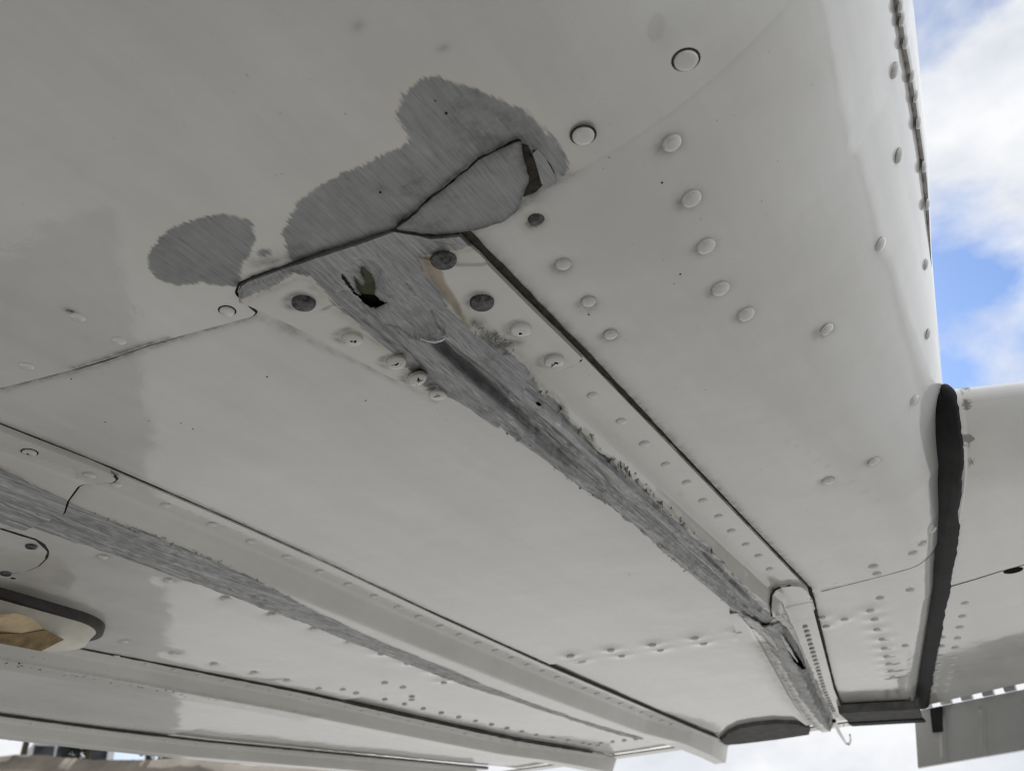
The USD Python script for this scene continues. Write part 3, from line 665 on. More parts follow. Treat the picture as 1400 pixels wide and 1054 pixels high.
# --- nose cap on runner A
PRIME = bps([(570, 351), (590, 349), (604, 362), (608, 385), (630, 415), (640, 440), (650, 455), (630, 442), (605, 405), (583, 378)], .985) / .985
def prime_cap(Q): return np.clip(0.5 + sdf(PRIME, Q) / 0.02, -1, 0.85)
CAP_BARE = bps([(300, 395), (330, 375), (540, 300), (590, 305), (632, 300), (650, 335), (628, 341), (572, 352), (586, 382), (620, 424), (650, 455), (700, 483), (737, 524), (770, 570), (640, 600), (597, 541), (562, 508), (530, 477), (500, 452), (470, 428), (441, 398), (427, 381), (405, 376), (380, 388), (345, 403), (325, 412)], 1.0)
def wear_cap(Q, V): return sdf(CAP_BARE, Q)
HOLE1 = bps([(484, 378), (490, 385), (497, 392), (499, 384), (492, 372), (494, 365), (500, 366), (509, 376), (513, 388), (512, 402), (519, 410), (528, 414), (522, 418), (513, 422), (500, 410), (488, 396)])
HOLE1B = bps([(467, 374), (472, 378), (480, 390), (489, 404), (486, 404), (474, 390), (467, 380)])
HOLE1C = bps([(486, 400), (498, 406), (512, 411), (516, 418), (508, 421), (497, 415)])
cap_holes = [HOLE1, HOLE1B, HOLE1C]
lip = bps([(566, 460), (580, 465), (596, 466), (610, 461)], 0.955)
def gouge_cap(P, wear):
    Q = P.reshape(-1, 3); q = Q[:, :2] / Q[:, 2:3]
    P = gouge_a(P, wear)
    d = np.minimum(np.abs(sdf(HOLE1, q)), np.abs(sdf(HOLE1C, q))).reshape(P.shape[:2])
    P[..., 2] += 0.008 * np.exp(-(d / 0.014) ** 2)
    dl = pdist(lip, q * 0.955).reshape(P.shape[:2]); P[..., 2] -= 0.012 * np.exp(-(dl / 0.008) ** 2)
    crease = bps([(470, 405), (510, 440), (560, 490), (600, 535)], .98)
    dc = pdist(crease, q * .98).reshape(P.shape[:2]); P[..., 2] += 0.007 * np.exp(-(dc / 0.006) ** 2)
    return P
def dirt_cap(Q, V):
    d = dirt_lines(Q, [(bps([(575, 352), (590, 380), (618, 420), (648, 452)]), 0.010, 0.30), (bps([(440, 425), (452, 418), (463, 416)]), 0.0035, 0.7), (bps([(650, 440), (668, 462), (690, 472), (705, 468)]), 0.014, 0.65), (bps([(425, 392), (440, 402)]), 0.006, 0.4),
                       (bps([(498, 438), (520, 455), (560, 495), (600, 538)]), 0.004, 0.65), (bps([(590, 425), (598, 445), (611, 460)]), 0.002, 0.7), (bps([(527, 443), (545, 448), (566, 462), (580, 466)]), 0.002, 0.7), (bps([(555, 388), (568, 404)]), 0.002, 0.6),
                       (np.vstack([HOLE1, HOLE1[:1]]), 0.004, 0.7), (bps([(560, 515), (575, 500)]), 0.004, 0.7), (bps([(548, 512), (556, 500), (568, 510)]), 0.003, 0.6)])
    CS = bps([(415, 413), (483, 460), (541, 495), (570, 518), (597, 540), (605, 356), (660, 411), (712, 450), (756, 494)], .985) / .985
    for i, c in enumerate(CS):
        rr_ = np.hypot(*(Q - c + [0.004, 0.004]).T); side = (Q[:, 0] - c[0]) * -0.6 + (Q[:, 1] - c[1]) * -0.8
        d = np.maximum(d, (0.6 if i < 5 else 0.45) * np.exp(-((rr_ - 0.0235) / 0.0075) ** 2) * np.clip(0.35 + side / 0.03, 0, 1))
    d = np.maximum(d, 0.28 * np.exp(-np.abs(wear_cap(Q, V) + 0.008) / 0.010))
    g = pdist(gl, V[:, :2] / V[:, 2:3] * 0.95)
    return np.maximum(d, 0.6 * np.exp(-(g / 0.012) ** 2) * np.interp(V[:, 1], [1.17, 1.22, 1.6], [0, 1, .8]))
cap_y0 = lambda x: np.interp(x, [-1.03, -0.99, -0.68, -0.645, -0.60], [0.91, 0.888, 0.922, 0.966, 0.985])
def cap_shape(P, wear):
    P = gouge_cap(P, wear)
    # leading edge follows the lap seam; trailing edge swings forward on the flanges
    t = (P[..., 1] - 0.90) / (1.45 - 0.90); x = P[..., 0]
    yb = np.where(x < -0.985, np.interp(x, [-1.03, -1.015, -0.985], [0.93, 0.90, yseam(-0.97) + 0.003]), np.where(x < -0.69, yseam(x) + 0.0025, np.interp(x, [-0.69, -0.66, -0.645, -0.59], [float(yseam(-0.69)) + 0.002, 0.945, 0.958, 0.985]))); ye = np.interp(x, [-1.0, -0.93, -0.86, -0.83, -0.73, -0.69, -0.66, -0.612, -0.604], [1.38, 1.42, 1.46, 1.47, 1.40, 1.385, 1.43, 1.435, 1.42])
    P[..., 1] = yb + t * (ye - yb)
    return P
cap, PC = strip("runner_nose_cap", A_OUT, 0.90, 1.45, 0.098, 0.030, I([0.9, 1.1, 1.45], [0.125, 0.115, 0.11]), I([0.9, 1.0, 1.3, 1.45], [0.135, 0.12, 0.08, 0.02]), a_depth, 330, wear_cap, "torn nose cap of the belly runner, mostly bare metal with a hole", off=0.014, gouge=cap_shape, holes=cap_holes, dirt=dirt_cap, end=True, rag=0.006, lump=0.25, mat="cap_paint_worn", primefn=prime_cap)
# the bright curled lip and the things seen through the hole
lv = []
for p in bps([(574, 463), (581, 465), (588, 466), (595, 466), (603, 464), (611, 460)], 0.95): lv.append([p[0], p[1]])
lv = np.array(lv)
def tube(pts, r, seg=8):
    pts = np.asarray(pts, float); n = len(pts); r = np.broadcast_to(r, n); tg = np.gradient(pts, axis=0); tg /= np.linalg.norm(tg, axis=1, keepdims=True) + 1e-12
    a = np.array([0, 0, 1.0]) if abs(tg[0, 2]) < .9 else np.array([1.0, 0, 0]); V = []
    for p, t, q in zip(pts, tg, r):
        u = np.cross(a, t); u /= np.linalg.norm(u) + 1e-12; v = np.cross(t, u); an = np.linspace(0, 2 * np.pi, seg, endpoint=False)
        V.append(p + q * (np.cos(an)[:, None] * u + np.sin(an)[:, None] * v))
    V = np.array(V); f = []
    for i in range(n - 1):
        for j in range(seg):
            k = (j + 1) % seg; f += [(i * seg + j, i * seg + k, (i + 1) * seg + k), (i * seg + j, (i + 1) * seg + k, (i + 1) * seg + j)]
    return V.reshape(-1, 3), np.array(f)
ce = PC[-1, 0:14].copy(); ce[:, 1] += 0.002; ce[:, 2] += 0.003
ce = np.column_stack([np.interp(np.linspace(0, 13, 50), np.arange(14), np.convolve(np.pad(ce[:, k], 2, mode="edge"), np.ones(5) / 5, "valid")) for k in range(3)])
cv_, cf_ = tube(ce, 0.0018, 6); obj("cap_edge_gap", (W(cv_), cf_), "sealant", cap, smooth=True)
zl = 1 - 0.014 - a_depth(lv[:, 1]) - 0.009
obj("curled_lip", (W(tube(np.column_stack([lv, zl]), [0.0006, 0.0012, 0.002, 0.003, 0.0028, 0.001])[0]), tube(np.column_stack([lv, zl]), 0.003)[1]), "bright_metal", cap, smooth=True)
gp = bps([(462, 365), (520, 350), (545, 425), (495, 430)])
gv, gf, _ = sheet_poly(gp, 0.9945, 0.002, res=0.02)
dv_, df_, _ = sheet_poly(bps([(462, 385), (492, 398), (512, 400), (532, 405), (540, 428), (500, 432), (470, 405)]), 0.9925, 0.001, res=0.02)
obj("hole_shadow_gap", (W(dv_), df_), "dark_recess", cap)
obj("inner_skin", (W(gv), gf), "green_primer", cap, label="green primed inner skin seen through the hole")

# --- runner B
B_BARE = np.vstack([[[-1.70, -3.0]], bps([(-60, 612), (2, 638), (60, 670), (125, 701), (207, 731), (265, 754), (347, 791), (430, 834), (500, 868), (560, 893), (620, 917), (660, 935), (720, 958), (800, 985), (880, 1008)], 0.94), bps([(880, 1016), (800, 1060), (600, 1000), (0, 900)], 0.94), [[-2.2, 0.6], [-2.2, -3.0]]])
def wear_b(Q, V):
    return sdf(B_BARE, Q * 0.94) + 0.008 * (meshkit.fbm(np.column_stack([Q[:, 1] * 9, Q[:, 0] * 0, Q[:, 0] * 0]), 4, 18) - .5)
def dirt_b(Q, V): return dirt_lines(Q, [(B_BARE[1:14] / .94, 0.007, 0.35)])
b_bt = I([0.3, 1.0, 2.4, 3.2, 4.5, 5.3, 5.9], [0.16, 0.155, 0.15, 0.17, 0.14, 0.09, 0.075])
runner_b, PB = strip("belly_runner", B_OUT, 1.20, 5.92, I([0.3, 4.8, 5.3, 5.9], [0.095, 0.09, 0.03, 0.02]), I([0.3, 5.0, 5.9], [0.045, 0.04, 0.03]), b_bt, I([0.3, 5, 5.4], [0.09, 0.08, 0.02]), I([0.3, 5.2, 5.9], [0.062, 0.066, 0.095]), 520, wear_b,
    "longest belly runner scraped along its bottom, second from the right", dirt=dirt_b, rag=0.008)
def endb(P, wear):
    x = P[..., 0]; t = np.clip((P[..., 1] - 1.18) / 0.2, 0, 1)
    o = XO(B_OUT, P[..., 1]) - x
    ye = np.interp(o, [0, .012, .03, .07, .095, .12, .14, .30], [1.235, 1.262, 1.268, 1.25, 1.225, 1.222, 1.232, 1.24])
    P[..., 1] = -2.0 + (P[..., 1] + 2.0) / (1.30 + 2.0) * (ye + 2.0)
    return P
capb, PCB = strip("runner_splice_cap", B_OUT, -2.0, 1.30, 0.090, 0.048, 0.156, 0.09, 0.066, 420, wear_b, "overlapping front length of the second belly runner with curled end", off=0.017, gouge=endb, dirt=lambda Q, V: np.maximum(dirt_b(Q, V), dirt_lines(Q, [(bps([(106, 683), (110, 675)]), 0.005, 0.9)])), rag=0.008)
ce = PCB[-1, 1:31].copy(); ce[:, 1] += 0.003; ce[:, 2] += 0.004
ev_, ef_ = tube(ce, np.r_[np.full(16, 0.0028), np.linspace(0.0036, 0.0015, 14)], 6); obj("cap_edge_gap", (W(ev_), ef_), "sealant", capb, smooth=True)
# --- runners C and D
none_w = lambda Q, V: np.full(len(Q), -1.0)
speck = lambda Q, V: 0.0 * Q[:, 0]
runner_c, PCc = strip("belly_runner", C_OUT, -2.0, 5.82, I([1, 5, 5.8], [0.085, 0.08, 0.03]), 0.035, I([1, 3, 5.2, 5.8], [0.12, 0.10, 0.085, 0.08]), 0.05, I([1, 5.2, 5.8], [0.055, 0.055, 0.075]), 440, none_w, "painted belly runner beside the broken fairing", dirt=lambda Q, V: 0.28 * np.clip(1 - np.abs(V[:, 2] - 0.945) / 0.012, 0, 1) * (Q[:, 1] < 3.6))
runner_d, PD = strip("belly_runner", D_OUT, -2.0, 5.5, 0.085, 0.035, 0.085, 0.03, 0.052, 320, none_w, "outermost painted belly runner at the left edge of the belly", off=0.012)

def on_strip(P, px, py):
    """point of the runner mesh that the sight line meets (nearest sample) and its normal"""
    d = ray(px, py); Q = P.reshape(-1, 3); Qn = Q / np.linalg.norm(Q, axis=1, keepdims=True)
    i = int(np.argmax(Qn @ d)); a, b = divmod(i, P.shape[1]); a = min(max(a, 1), P.shape[0] - 2); b = min(max(b, 1), P.shape[1] - 2)
    n = np.cross(P[a + 1, b] - P[a - 1, b], P[a, b + 1] - P[a, b - 1]); n /= np.linalg.norm(n)
    return Q[i], (n if n[2] < 0 else -n)

# splice plate at the end of runner A
def overlay(P, pix, off, mat, name, parent, label=None):
    """rounded plate hugging the runner surface P: cut from its own grid"""
    Q = P.reshape(-1, 3); q = Q[:, :2] / Q[:, 2:3]; poly = bps(pix)
    from scipy.interpolate import griddata
    from shapely.geometry import Polygon
    V2, F2, m = sheet_poly(poly, 0, 0, res=0.008)
    xy = V2[:m, :2]
    near = (np.abs(q[:, 0] - poly[:, 0].mean()) < .3) & (np.abs(q[:, 1] - poly[:, 1].mean()) < .5)
    zz = griddata(q[near], Q[near, 2], xy, method="linear", fill_value=1.0)
    low = np.column_stack([xy * zz[:, None], zz]); n = np.array([0.35, -0.1, -1.0]); n /= np.linalg.norm(n)
    low = low + n * off
    nring = (len(V2) - m) // 2; e = low[:nring]
    return obj(name, (W(np.vstack([low, e, e - n * (off + 0.002)])), F2), mat, parent, smooth=True, label=label)

SPL = [(1054, 838), (1053, 822), (1054, 810), (1058, 803), (1066, 799), (1080, 797), (1092, 798), (1100, 803), (1108, 815), (1112, 828), (1106, 836), (1094, 843), (1078, 847), (1066, 845)]
PAA = np.concatenate([PA[PA[:, 0, 1] < 3.29], PA2])
overlay(PAA, SPL, 0.013, "white_paint", "splice_plate", runner_a)
def outline(P, pix, r, name, parent, n=90, lift=0.002, mat="sealant"):
    pts = np.array([on_strip(P, *p)[0] for p in pix]); seg = np.r_[0, np.cumsum(np.linalg.norm(np.diff(pts, axis=0), axis=1))]
    t = np.linspace(0, seg[-1], n); q = np.column_stack([np.interp(t, seg, pts[:, k]) for k in range(3)]); q[:, 2] -= lift
    v, f = tube(q, r, 6); return obj(name, (W(v), f), mat, parent, smooth=True)
outline(PAA, SPL[:9], 0.0035, "plate_sealant", runner_a, lift=0.009)

# ------------------------------------------------------------------ rivets and screws
for p in [(810, 541), (849, 576), (881, 607), (910, 635.5), (939, 660), (961, 684.5), (982.5, 706), (1000, 726), (1020, 744.5), (1037, 760), (1052, 778)]:
    q = bp(*p, 0.993); rivet(runner_a, [q[0], q[1], 0.9935], r=0.0125, hs=0.8)
for k in range(26):
    y = 3.62 + k * 0.068; q = [XO(A_OUT, y) - 0.045, y, 0.989]; rivet(runner_a2, q, r=0.011, hs=0.8)
for p in [(1087, 806), (1094, 817), (1098, 826)]:
    q, n = on_strip(PAA, *p); rivet(runner_a, q + n * 0.006, n, r=0.0105, hs=0.8)
for y in np.concatenate([[1.293, 1.443, 1.598, 1.745, 1.892, 2.042, 2.184, 2.323, 2.462, 2.590, 2.732, 2.864], 2.864 + 0.135 * np.arange(1, 18)]):
    rivet(runner_b, [XO(B_OUT, y) - 0.052, y, 0.9935], r=0.0135, hs=0.8)
for p in [(159, 897), (201, 908), (237, 916), (272, 923), (305, 931)]:
    q = bp(*p, .993); rivet(runner_c, [q[0], q[1], 0.9935], r=0.013, hs=0.7)
for y in 2.93 + 0.115 * np.arange(22):
    rivet(runner_c, [XO(C_OUT, y) - 0.055, y, 0.9935], r=0.012, hs=0.8)
for y in 2.6 + 0.17 * np.arange(15):
    rivet(runner_d, [XO(D_OUT, y) - 0.05, y, 0.9875], r=0.012, hs=0.7)

SK = dict(r=0.0135)
for p in [(733, 300), (770, 362), (805, 413), (835, 458)]:
    q, n = hit(*p); rivet(belly, q + [0, 0, 0.0015], n, r=0.0135, mat="screw_metal" if p[0] == 733 else "white_paint", label="scraped rivet head" if p[0] == 733 else None)
for p in [(918, 195), (945, 271), (965, 336), (985, 394), (1020, 429)]:
    q, n = hit(*p); rivet(belly, q, n, r=0.0165, hs=1.15)
for p in [(1130, 450), (1250, 547), (1195, 630), (1133, 656)]:
    q, n = hit(*p); rivet(belly, q, n, r=0.0155, hs=1.1)
q, n = hit(1024, 425); obj("paint_chip", place(_flat, q + n * .006, n, 0.0035), "dark_recess", belly, smooth=True)
for p in [(107, 431), (163, 463), (37, 498)]:
    q = bp(*p); rivet(front, [q[0], q[1], 0.9955], r=0.014, hs=0.45)
for p in [(1222, 97), (1228, 213), (1203, 334)]:
    q, n = hit(*p); rivet(side_low, q + n * 0.0005, n, r=0.016, hs=1.0)
for p in [(1265, 362), (1268, 457)]:
    q, n = hit(*p); rivet(belly, q, n, r=0.014)
for p in [(1227.5, 27), (1232, 58), (1241, 104), (1250, 168), (1258, 228), (1263, 280), (1225, 8), (1246, 132)]:
    q, n = hit(*p); rivet(side_up, q + n * 0.006, n, r=0.013, hs=1.0)
for p in [(141, 760), (230, 792), (308, 817), (371, 839), (429, 859), (479, 877), (521, 892), (557, 905), (595, 917), (607, 931), (637, 931),
          (170, 875), (236, 892), (292, 907), (347, 919), (392, 930), (436, 941), (469, 942), (487, 947), (526, 933), (551, 939), (563, 956)]:
    q = bp(*p); rivet(belly, [q[0], q[1], 1.0 + float(pucker(np.array([q[0]]), np.array([q[1]]))[0])], r=0.0145)
for p in [(950, 871), (892, 880), (835, 887), (780, 895), (1010, 862)]:
    q = bp(*p); rivet(belly, [q[0], q[1], 1.0 + float(pucker(np.array([q[0]]), np.array([q[1]]))[0])], r=0.015)
for p in [(962, 880), (903, 889), (850, 897), (796, 904), (1021, 871), (1143, 798), (1204, 820), (1190, 835), (1196, 847), (1155, 847), (1124, 845), (1130, 857), (1199, 861), (1206, 874), (1209, 886), (1212, 897), (1215, 907), (1218, 917), (1221, 926), (1245, 809), (1238, 884)]:
    q, n = hit(*p); q = q + [0, 0, float(pucker(np.array([q[0]]), np.array([q[1]]))[0]) + 0.007] if n[2] < -.99 else q - n * 0.007
    rivet(aft_skin, q, n, r=0.0145)
for p in [(1194, 774), (1199, 784), (1248, 756), (1261, 743), (1276, 723)]:
    q, n = hit(*p); rivet(belly, q, n, r=0.015)
for y in np.arange(3.75, 5.5, 0.14):   # rows either side of runner B towards the tail edge
    rivet(aft_skin, [XO(B_OUT, y) - 0.39 + 0.02 * (y - 3.7), y, 1.006], r=0.014)
for k in range(9):
    rivet(aft_skin, [-2.45 + 0.07 * k, 5.30 + 0.012 * k, 1.006], r=0.013)
for k in range(14):
    y = 3.55 + 0.14 * k; rivet(aft_skin, [XO(C_OUT, y) + 0.13, y, 1.006], r=0.013)
for k in range(6):
    rivet(aft_skin, [-1.74 + 0.12 * k, 5.55 + 0.012 * k, 1.006], r=0.012)

def screw(p, n, r, head="screw_metal", cross=None, ring=False, label=None, parent=None):
    """round head with a cross recess; a thing part of its own"""
    n = np.asarray(n, float); Fm = frame(n)
    s = obj("screw", place(_flat, p, n, r, 2.0), head, parent or plane, smooth=True, label=label)
    cross = head != "screw_metal" if cross is None else cross
    if cross:
        ms = []
        for k in range(random.randint(6, 10)):
            a, rad = random.uniform(0, 6.28), r * random.uniform(0.0, 0.5)
            v, f = lathe([(1.0, 0.0), (0.7, 0.25), (0.001, 0.3)], 7); v = v * [r * random.uniform(.08, .34), r * random.uniform(.05, .14), r * .12]
            v = v @ trimesh.transformations.rotation_matrix(random.uniform(0, 3.14), (0, 0, 1))[:3, :3].T + [rad * math.cos(a), rad * math.sin(a), r * (0.40 - 0.20 * (rad / r) ** 2)]
            ms.append(trimesh.Trimesh(v, f, process=False))
        b = cat(ms); obj("chipped_paint", (W(np.asarray(p) + b.vertices @ Fm.T), b.faces), "dark_recess", s)
    if ring:
        obj("dirt_ring", place(_ring, np.asarray(p), n, r * 1.05, 0.8), "sealant", s, smooth=True)
    return s
for p in [(605, 356), (660, 411)]:
    q, n = on_strip(PC, *p); screw(q, n, 0.0225, label="bare dark steel screw on the nose cap")
for p in [(712, 450), (756, 494)]:
    q, n = on_strip(PC, *p); screw(q + n * .001, n, 0.0205, head="white_paint", label="paint covered screw on the nose cap")
q, n = on_strip(PC, 415, 413); screw(q, n, 0.0215, label="bare dark steel screw on the nose cap")
for p in [(483, 460), (541, 495), (570, 518), (597, 540)]:
    q, n = on_strip(PC, *p); screw(q, n, 0.0200, head="cream_paint", label="chipped cream painted screw on the nose cap")
for p, r in [((937, 79), 0.0165), ((797, 182), 0.0165), ((311, 422), 0.0135)]:
    q = bp(*p); screw([q[0], q[1], 0.9955], (0, 0, -1), r, head="white_paint", cross=False, ring=True, label="painted screw head ringed by dark dirt")
for p in [(40, 617), (122, 649)]:
    q, n = on_strip(PCB, *p); screw(q, n, 0.0155, head="cream_paint", cross=p[0] == 40, ring=p[0] == 40)

# paint flakes along the torn paint edge
fl_l, fl_d = [], []
def flake(c, n, size, ang, curl):
    u = frame(n); k = 5; t = np.linspace(0, 1, k); pts = []
    wv = size * (0.30 + 0.25 * rng.random())
    for i in t:
        ww = wv * (1 - 0.75 * i) * (0.7 + 0.6 * rng.random())
        for sgn in (-1, 1):
            q = np.array([i * size, sgn * ww, curl * i * i * size]); ca, sa = math.cos(ang), math.sin(ang)
            pts.append(c + u @ np.array([q[0] * ca - q[1] * sa, q[0] * sa + q[1] * ca, q[2]]))
    return trimesh.Trimesh(W(np.array(pts)), grid_faces(k, 2), process=False)
edge = [(700, 478), (737, 527), (770, 566), (800, 595), (812, 598), (825, 622), (850, 636), (858, 644), (880, 660), (900, 685), (905, 688), (930, 712), (945, 724), (962, 742), (985, 768), (1000, 784), (1020, 805), (1040, 826)]
for i in range(46):
    k = rng.integers(0, len(edge) - 1); t = rng.random(); a, b = np.array(edge[k], float), np.array(edge[k + 1], float); p = a + (b - a) * t + rng.normal(0, 2.0, 2)
    q, n = on_strip(PA, *p)
    big = rng.random() < 0.15
    (fl_l if rng.random() < 0.45 else fl_d).append(flake(q + n * 0.001, n, rng.uniform(0.005, 0.012) * (1.9 if big else 1), rng.uniform(-2.4, 0.9), rng.uniform(0.2, 0.9)))
for p in [(812, 596), (851, 632), (862, 646), (874, 655), (906, 689), (938, 716), (973, 752), (1003, 785)]:
    q, n = on_strip(PA, *p); fl_l.append(flake(q + n * .001, n, 0.020, rng.uniform(-1.2, 0.2), 0.7)); fl_d.append(flake(q, n, 0.016, rng.uniform(-2, 0.6), 0.15))
left = [(640, 560), (690, 592), (740, 628), (790, 665), (840, 702), (885, 737), (940, 782), (990, 824)]
for i in range(60):
    k = rng.integers(0, len(left) - 1); t = rng.random(); a, b = np.array(left[k], float), np.array(left[k + 1], float); p = a + (b - a) * t + rng.normal(0, 1.5, 2)
    q, n = on_strip(PA, *p); fl_d.append(flake(q + n * 0.001, n, rng.uniform(0.004, 0.012), rng.uniform(0, 6.28), rng.uniform(0, 0.5)))
for i in range(26):
    p = np.array([650, 446]) + np.array([50, 28]) * rng.random() + rng.normal(0, 7, 2)
    q, n = on_strip(PC, *p); u_ = frame(n); a_h = rng.uniform(-0.9, 0.5); L_h = rng.uniform(0.006, 0.017); t_h = np.linspace(-.5, .5, 6)
    hp_ = q + n * 0.003 + (u_[:, 0] * math.cos(a_h) + u_[:, 1] * math.sin(a_h)) * (t_h * L_h)[:, None] + (u_[:, 1] * math.cos(a_h) - u_[:, 0] * math.sin(a_h)) * (rng.uniform(-.4, .4) * L_h * (t_h * 2) ** 2)[:, None] + n * (0.004 * rng.random() * (1 - (2 * t_h) ** 2))[:, None]
    hv_, hf2 = tube(hp_, [0.0003, .0009, .0011, .0010, .0008, .0003], 5); fl_d.append(trimesh.Trimesh(W(hv_), hf2, process=False))
fb = [(125, 701), (207, 731), (265, 754), (347, 791), (430, 834), (500, 868), (560, 893)]
for i in range(60):
    k = rng.integers(0, len(fb) - 1); t = rng.random(); a, b = np.array(fb[k], float), np.array(fb[k + 1], float); p = a + (b - a) * t + rng.normal(0, 1.3, 2)
    q, n = on_strip(PB, *p); fl_d.append(flake(q + n * 0.0008, n, rng.uniform(0.002, 0.007), rng.uniform(0, 6.28), rng.uniform(0, 0.4)))
obj("paint_flake", cat(fl_l), "paint_flake", plane, kind="stuff")
obj("metal_burr", cat(fl_d), "dark_flake", plane, kind="stuff")

# shiny ragged lips on the split runner end
tear = []
for pts, r in [([(1018, 846), (1030, 853), (1043, 860), (1052, 868)], 0.008), ([(1060, 842), (1074, 850), (1083, 864)], 0.007), ([(1066, 862), (1076, 880), (1090, 902)], 0.006), ([(1088, 872), (1098, 892), (1103, 910)], 0.006)]:
    c = np.array([on_strip(PAA, *p)[0] for p in pts]); c[:, 2] -= 0.008
    t = np.linspace(0, 1, 14); q = np.column_stack([np.interp(t, np.linspace(0, 1, len(c)), c[:, k]) for k in range(3)])
    q += 0.004 * (np.stack([meshkit.fbm(q * 60, 3, k) for k in range(3)], 1) - .5)
    v, f = tube(q, r * (0.5 + meshkit.fbm(q * 50, 2, 9)) * np.sin(np.pi * (0.08 + 0.84 * t)), 7); tear.append(trimesh.Trimesh(W(v), f, process=False))
for pl, z in (([(1014, 843), (1024, 845), (1036, 852), (1050, 863), (1062, 882), (1068, 895), (1055, 880), (1044, 868), (1030, 858)], 0.922), ([(1058, 842), (1066, 841), (1076, 847), (1085, 858), (1093, 876), (1095, 888), (1086, 874), (1076, 858), (1066, 849)], 0.922)):
    lv_, lf_, lm_ = sheet_poly(bps(pl, z), z, 0.006, res=0.012)
    lv_[:, 2] += 0.016 * (meshkit.fbm(lv_ * 30, 3, 4) - .5); tear.append(trimesh.Trimesh(W(lv_), lf_, process=False))
obj("torn_metal_lip", cat(tear), "lip_metal", runner_a2, smooth=True)

# access panel at the left edge of the frame
pan = bps([(-70, 690), (0, 721), (25, 729), (48, 736), (58, 743), (65, 752), (62, 762), (52, 772), (35, 779), (15, 782), (-10, 784), (-70, 770)])
pv, pf, pm = sheet_poly(pan, 0.995, 0.006, res=0.03)
panel = obj("access_panel", (W(pv), pf), "white_paint", plane, label="rounded access panel screwed beside the broken fairing")
bead("panel_sealant", np.vstack([pan[1:-1]]), [0.004, 0.006, 0.005, 0.005, 0.004], 0.003, parent=panel, n=120)
for p in [(43, 746), (8, 783)]:
    q = bp(*p, .995); screw([q[0], q[1], 0.9945], (0, 0, -1), 0.016, cross=True, ring=False)
for p, r in [((78, 759), 0.009), ((67, 777), 0.007), ((18, 790), 0.008), ((72, 757), 0.006)]:
    q = bp(*p); obj("paint_chip", place(_flat, [q[0], q[1], 0.9995], (0, 0, -1), r, 0.5), "dark_recess", belly, smooth=True)
q = bp(14, 719); rivet(belly, [q[0], q[1], 1.0], r=0.015, hs=.5)

# small dark nicks scattered on the belly skin
nick = []
for p in [(527 / 2, 527 + 118 / 2), (495 / 2, 527 + 102 / 2), (288 / 2, 527 + 100 / 2), (203, 575), (930, 375), (725, 545), (500, 548), (860, 785), (365, 515), (98, 515), (360, 390), (645, 240), (595, 135), (610, 152), (725, 210), (520, 260), (805, 430), (665, 305), (840, 700), (905, 250)]:
    q, n = hit(*p); nick.append(trimesh.Trimesh(*place(_flat, q + n * (0.005 if q[1] < .93 else 0.0004), n, rng.uniform(0.0010, 0.0022), 0.4), process=False))
for a, b in [((537, 795), (560, 806)), ((107, 786), (130, 792)), ((255, 790), (277, 806)), ((700, 850), (712, 846))]:
    A, B_ = hit(*a)[0], hit(*b)[0]; v, f = tube(np.linspace(A, B_, 5) - [0, 0, 0.0002], [0.0002, 0.0006, 0.0007, 0.0006, 0.0002], 5); nick.append(trimesh.Trimesh(W(v), f, process=False))
for k in range(60):
    t = rng.random() ** 1.5; p = np.array([5, 906]) * (1 - t) + np.array([300, 958]) * t + rng.normal(0, 2.2, 2); q, n = on_strip(PCc, *p); nick.append(trimesh.Trimesh(*place(_flat, q + n * .0005, n, rng.uniform(.0012, .0045), .4), process=False))
obj("nick", cat(nick), "dark_recess", belly, kind="stuff")

# ------------------------------------------------------------------ broken fairing at the left edge
def stadium(xr, xl_, y0, y1, n=24):
    r = (xr - xl_) / 2; cx = (xr + xl_) / 2; a = np.linspace(0, np.pi, n)
    far = np.stack([cx + r * np.cos(a), y1 - r * 1.25 + 1.25 * r * np.sin(a)], 1)
    near = np.stack([cx - r * np.cos(a), y0 + r * 1.25 - 1.25 * r * np.sin(a)], 1)
    return np.vstack([far, near, far[:1]])
def rings(levels, name, mat, parent, label=None, close=True):
    P = np.array([np.column_stack([stadium(xr, xl_, 0.9, y1), np.full(49, z)]) for xr, xl_, y1, z in levels]); n, m = P.shape[:2]
    V = P.reshape(-1, 3); f = [grid_faces(n, m, 0, False)]
    if close:
        V = np.vstack([V, [[(levels[-1][0] + levels[-1][1]) / 2, 1.3, levels[-1][3]]]]); a = (n - 1) * m + np.arange(m - 1); f.append(np.stack([a, a + 1, np.full(m - 1, len(V) - 1)], 1))
    return obj(name, (W(V), np.vstack(f)), mat, parent, smooth=True, label=label)
fair = rings([(-2.655, -2.90, 2.02, 0.972), (-2.662, -2.885, 2.005, 0.955), (-2.670, -2.86, 1.985, 0.925), (-2.69, -2.83, 1.94, 0.908), (-2.715, -2.805, 1.90, 0.902)], "belly_fairing", "off_white_fairing", plane, label="broken off white fairing with tan core on dark gasket")
rings([(-2.632, -2.95, 2.055, 1.001), (-2.636, -2.94, 2.05, 0.972), (-2.66, -2.90, 2.02, 0.971)], "gasket", "dark_rubber", fair, close=False)
def prism(pts, name, mat, parent):
    h = trimesh.convex.convex_hull(np.array(pts)); return obj(name, (W(h.vertices), h.faces), mat, parent)
def at(px, py, z): return bp(px, py, z)
prism([at(-60, 845, .90), at(20, 838, .90), at(42, 843, .90), at(63, 862, .90), at(28, 866, .875), at(-60, 862, .87), at(40, 850, .96), at(-60, 850, .97)], "tan_core", "tan_foam", fair)
prism([at(-60, 863, .872), at(28, 866, .874), at(64, 861, .898), at(88, 874, .90), at(56, 890, .85), at(25, 883, .85), at(-60, 868, .85), at(60, 868, .95), at(-60, 868, .95)], "brown_core", "brown_foam", fair)

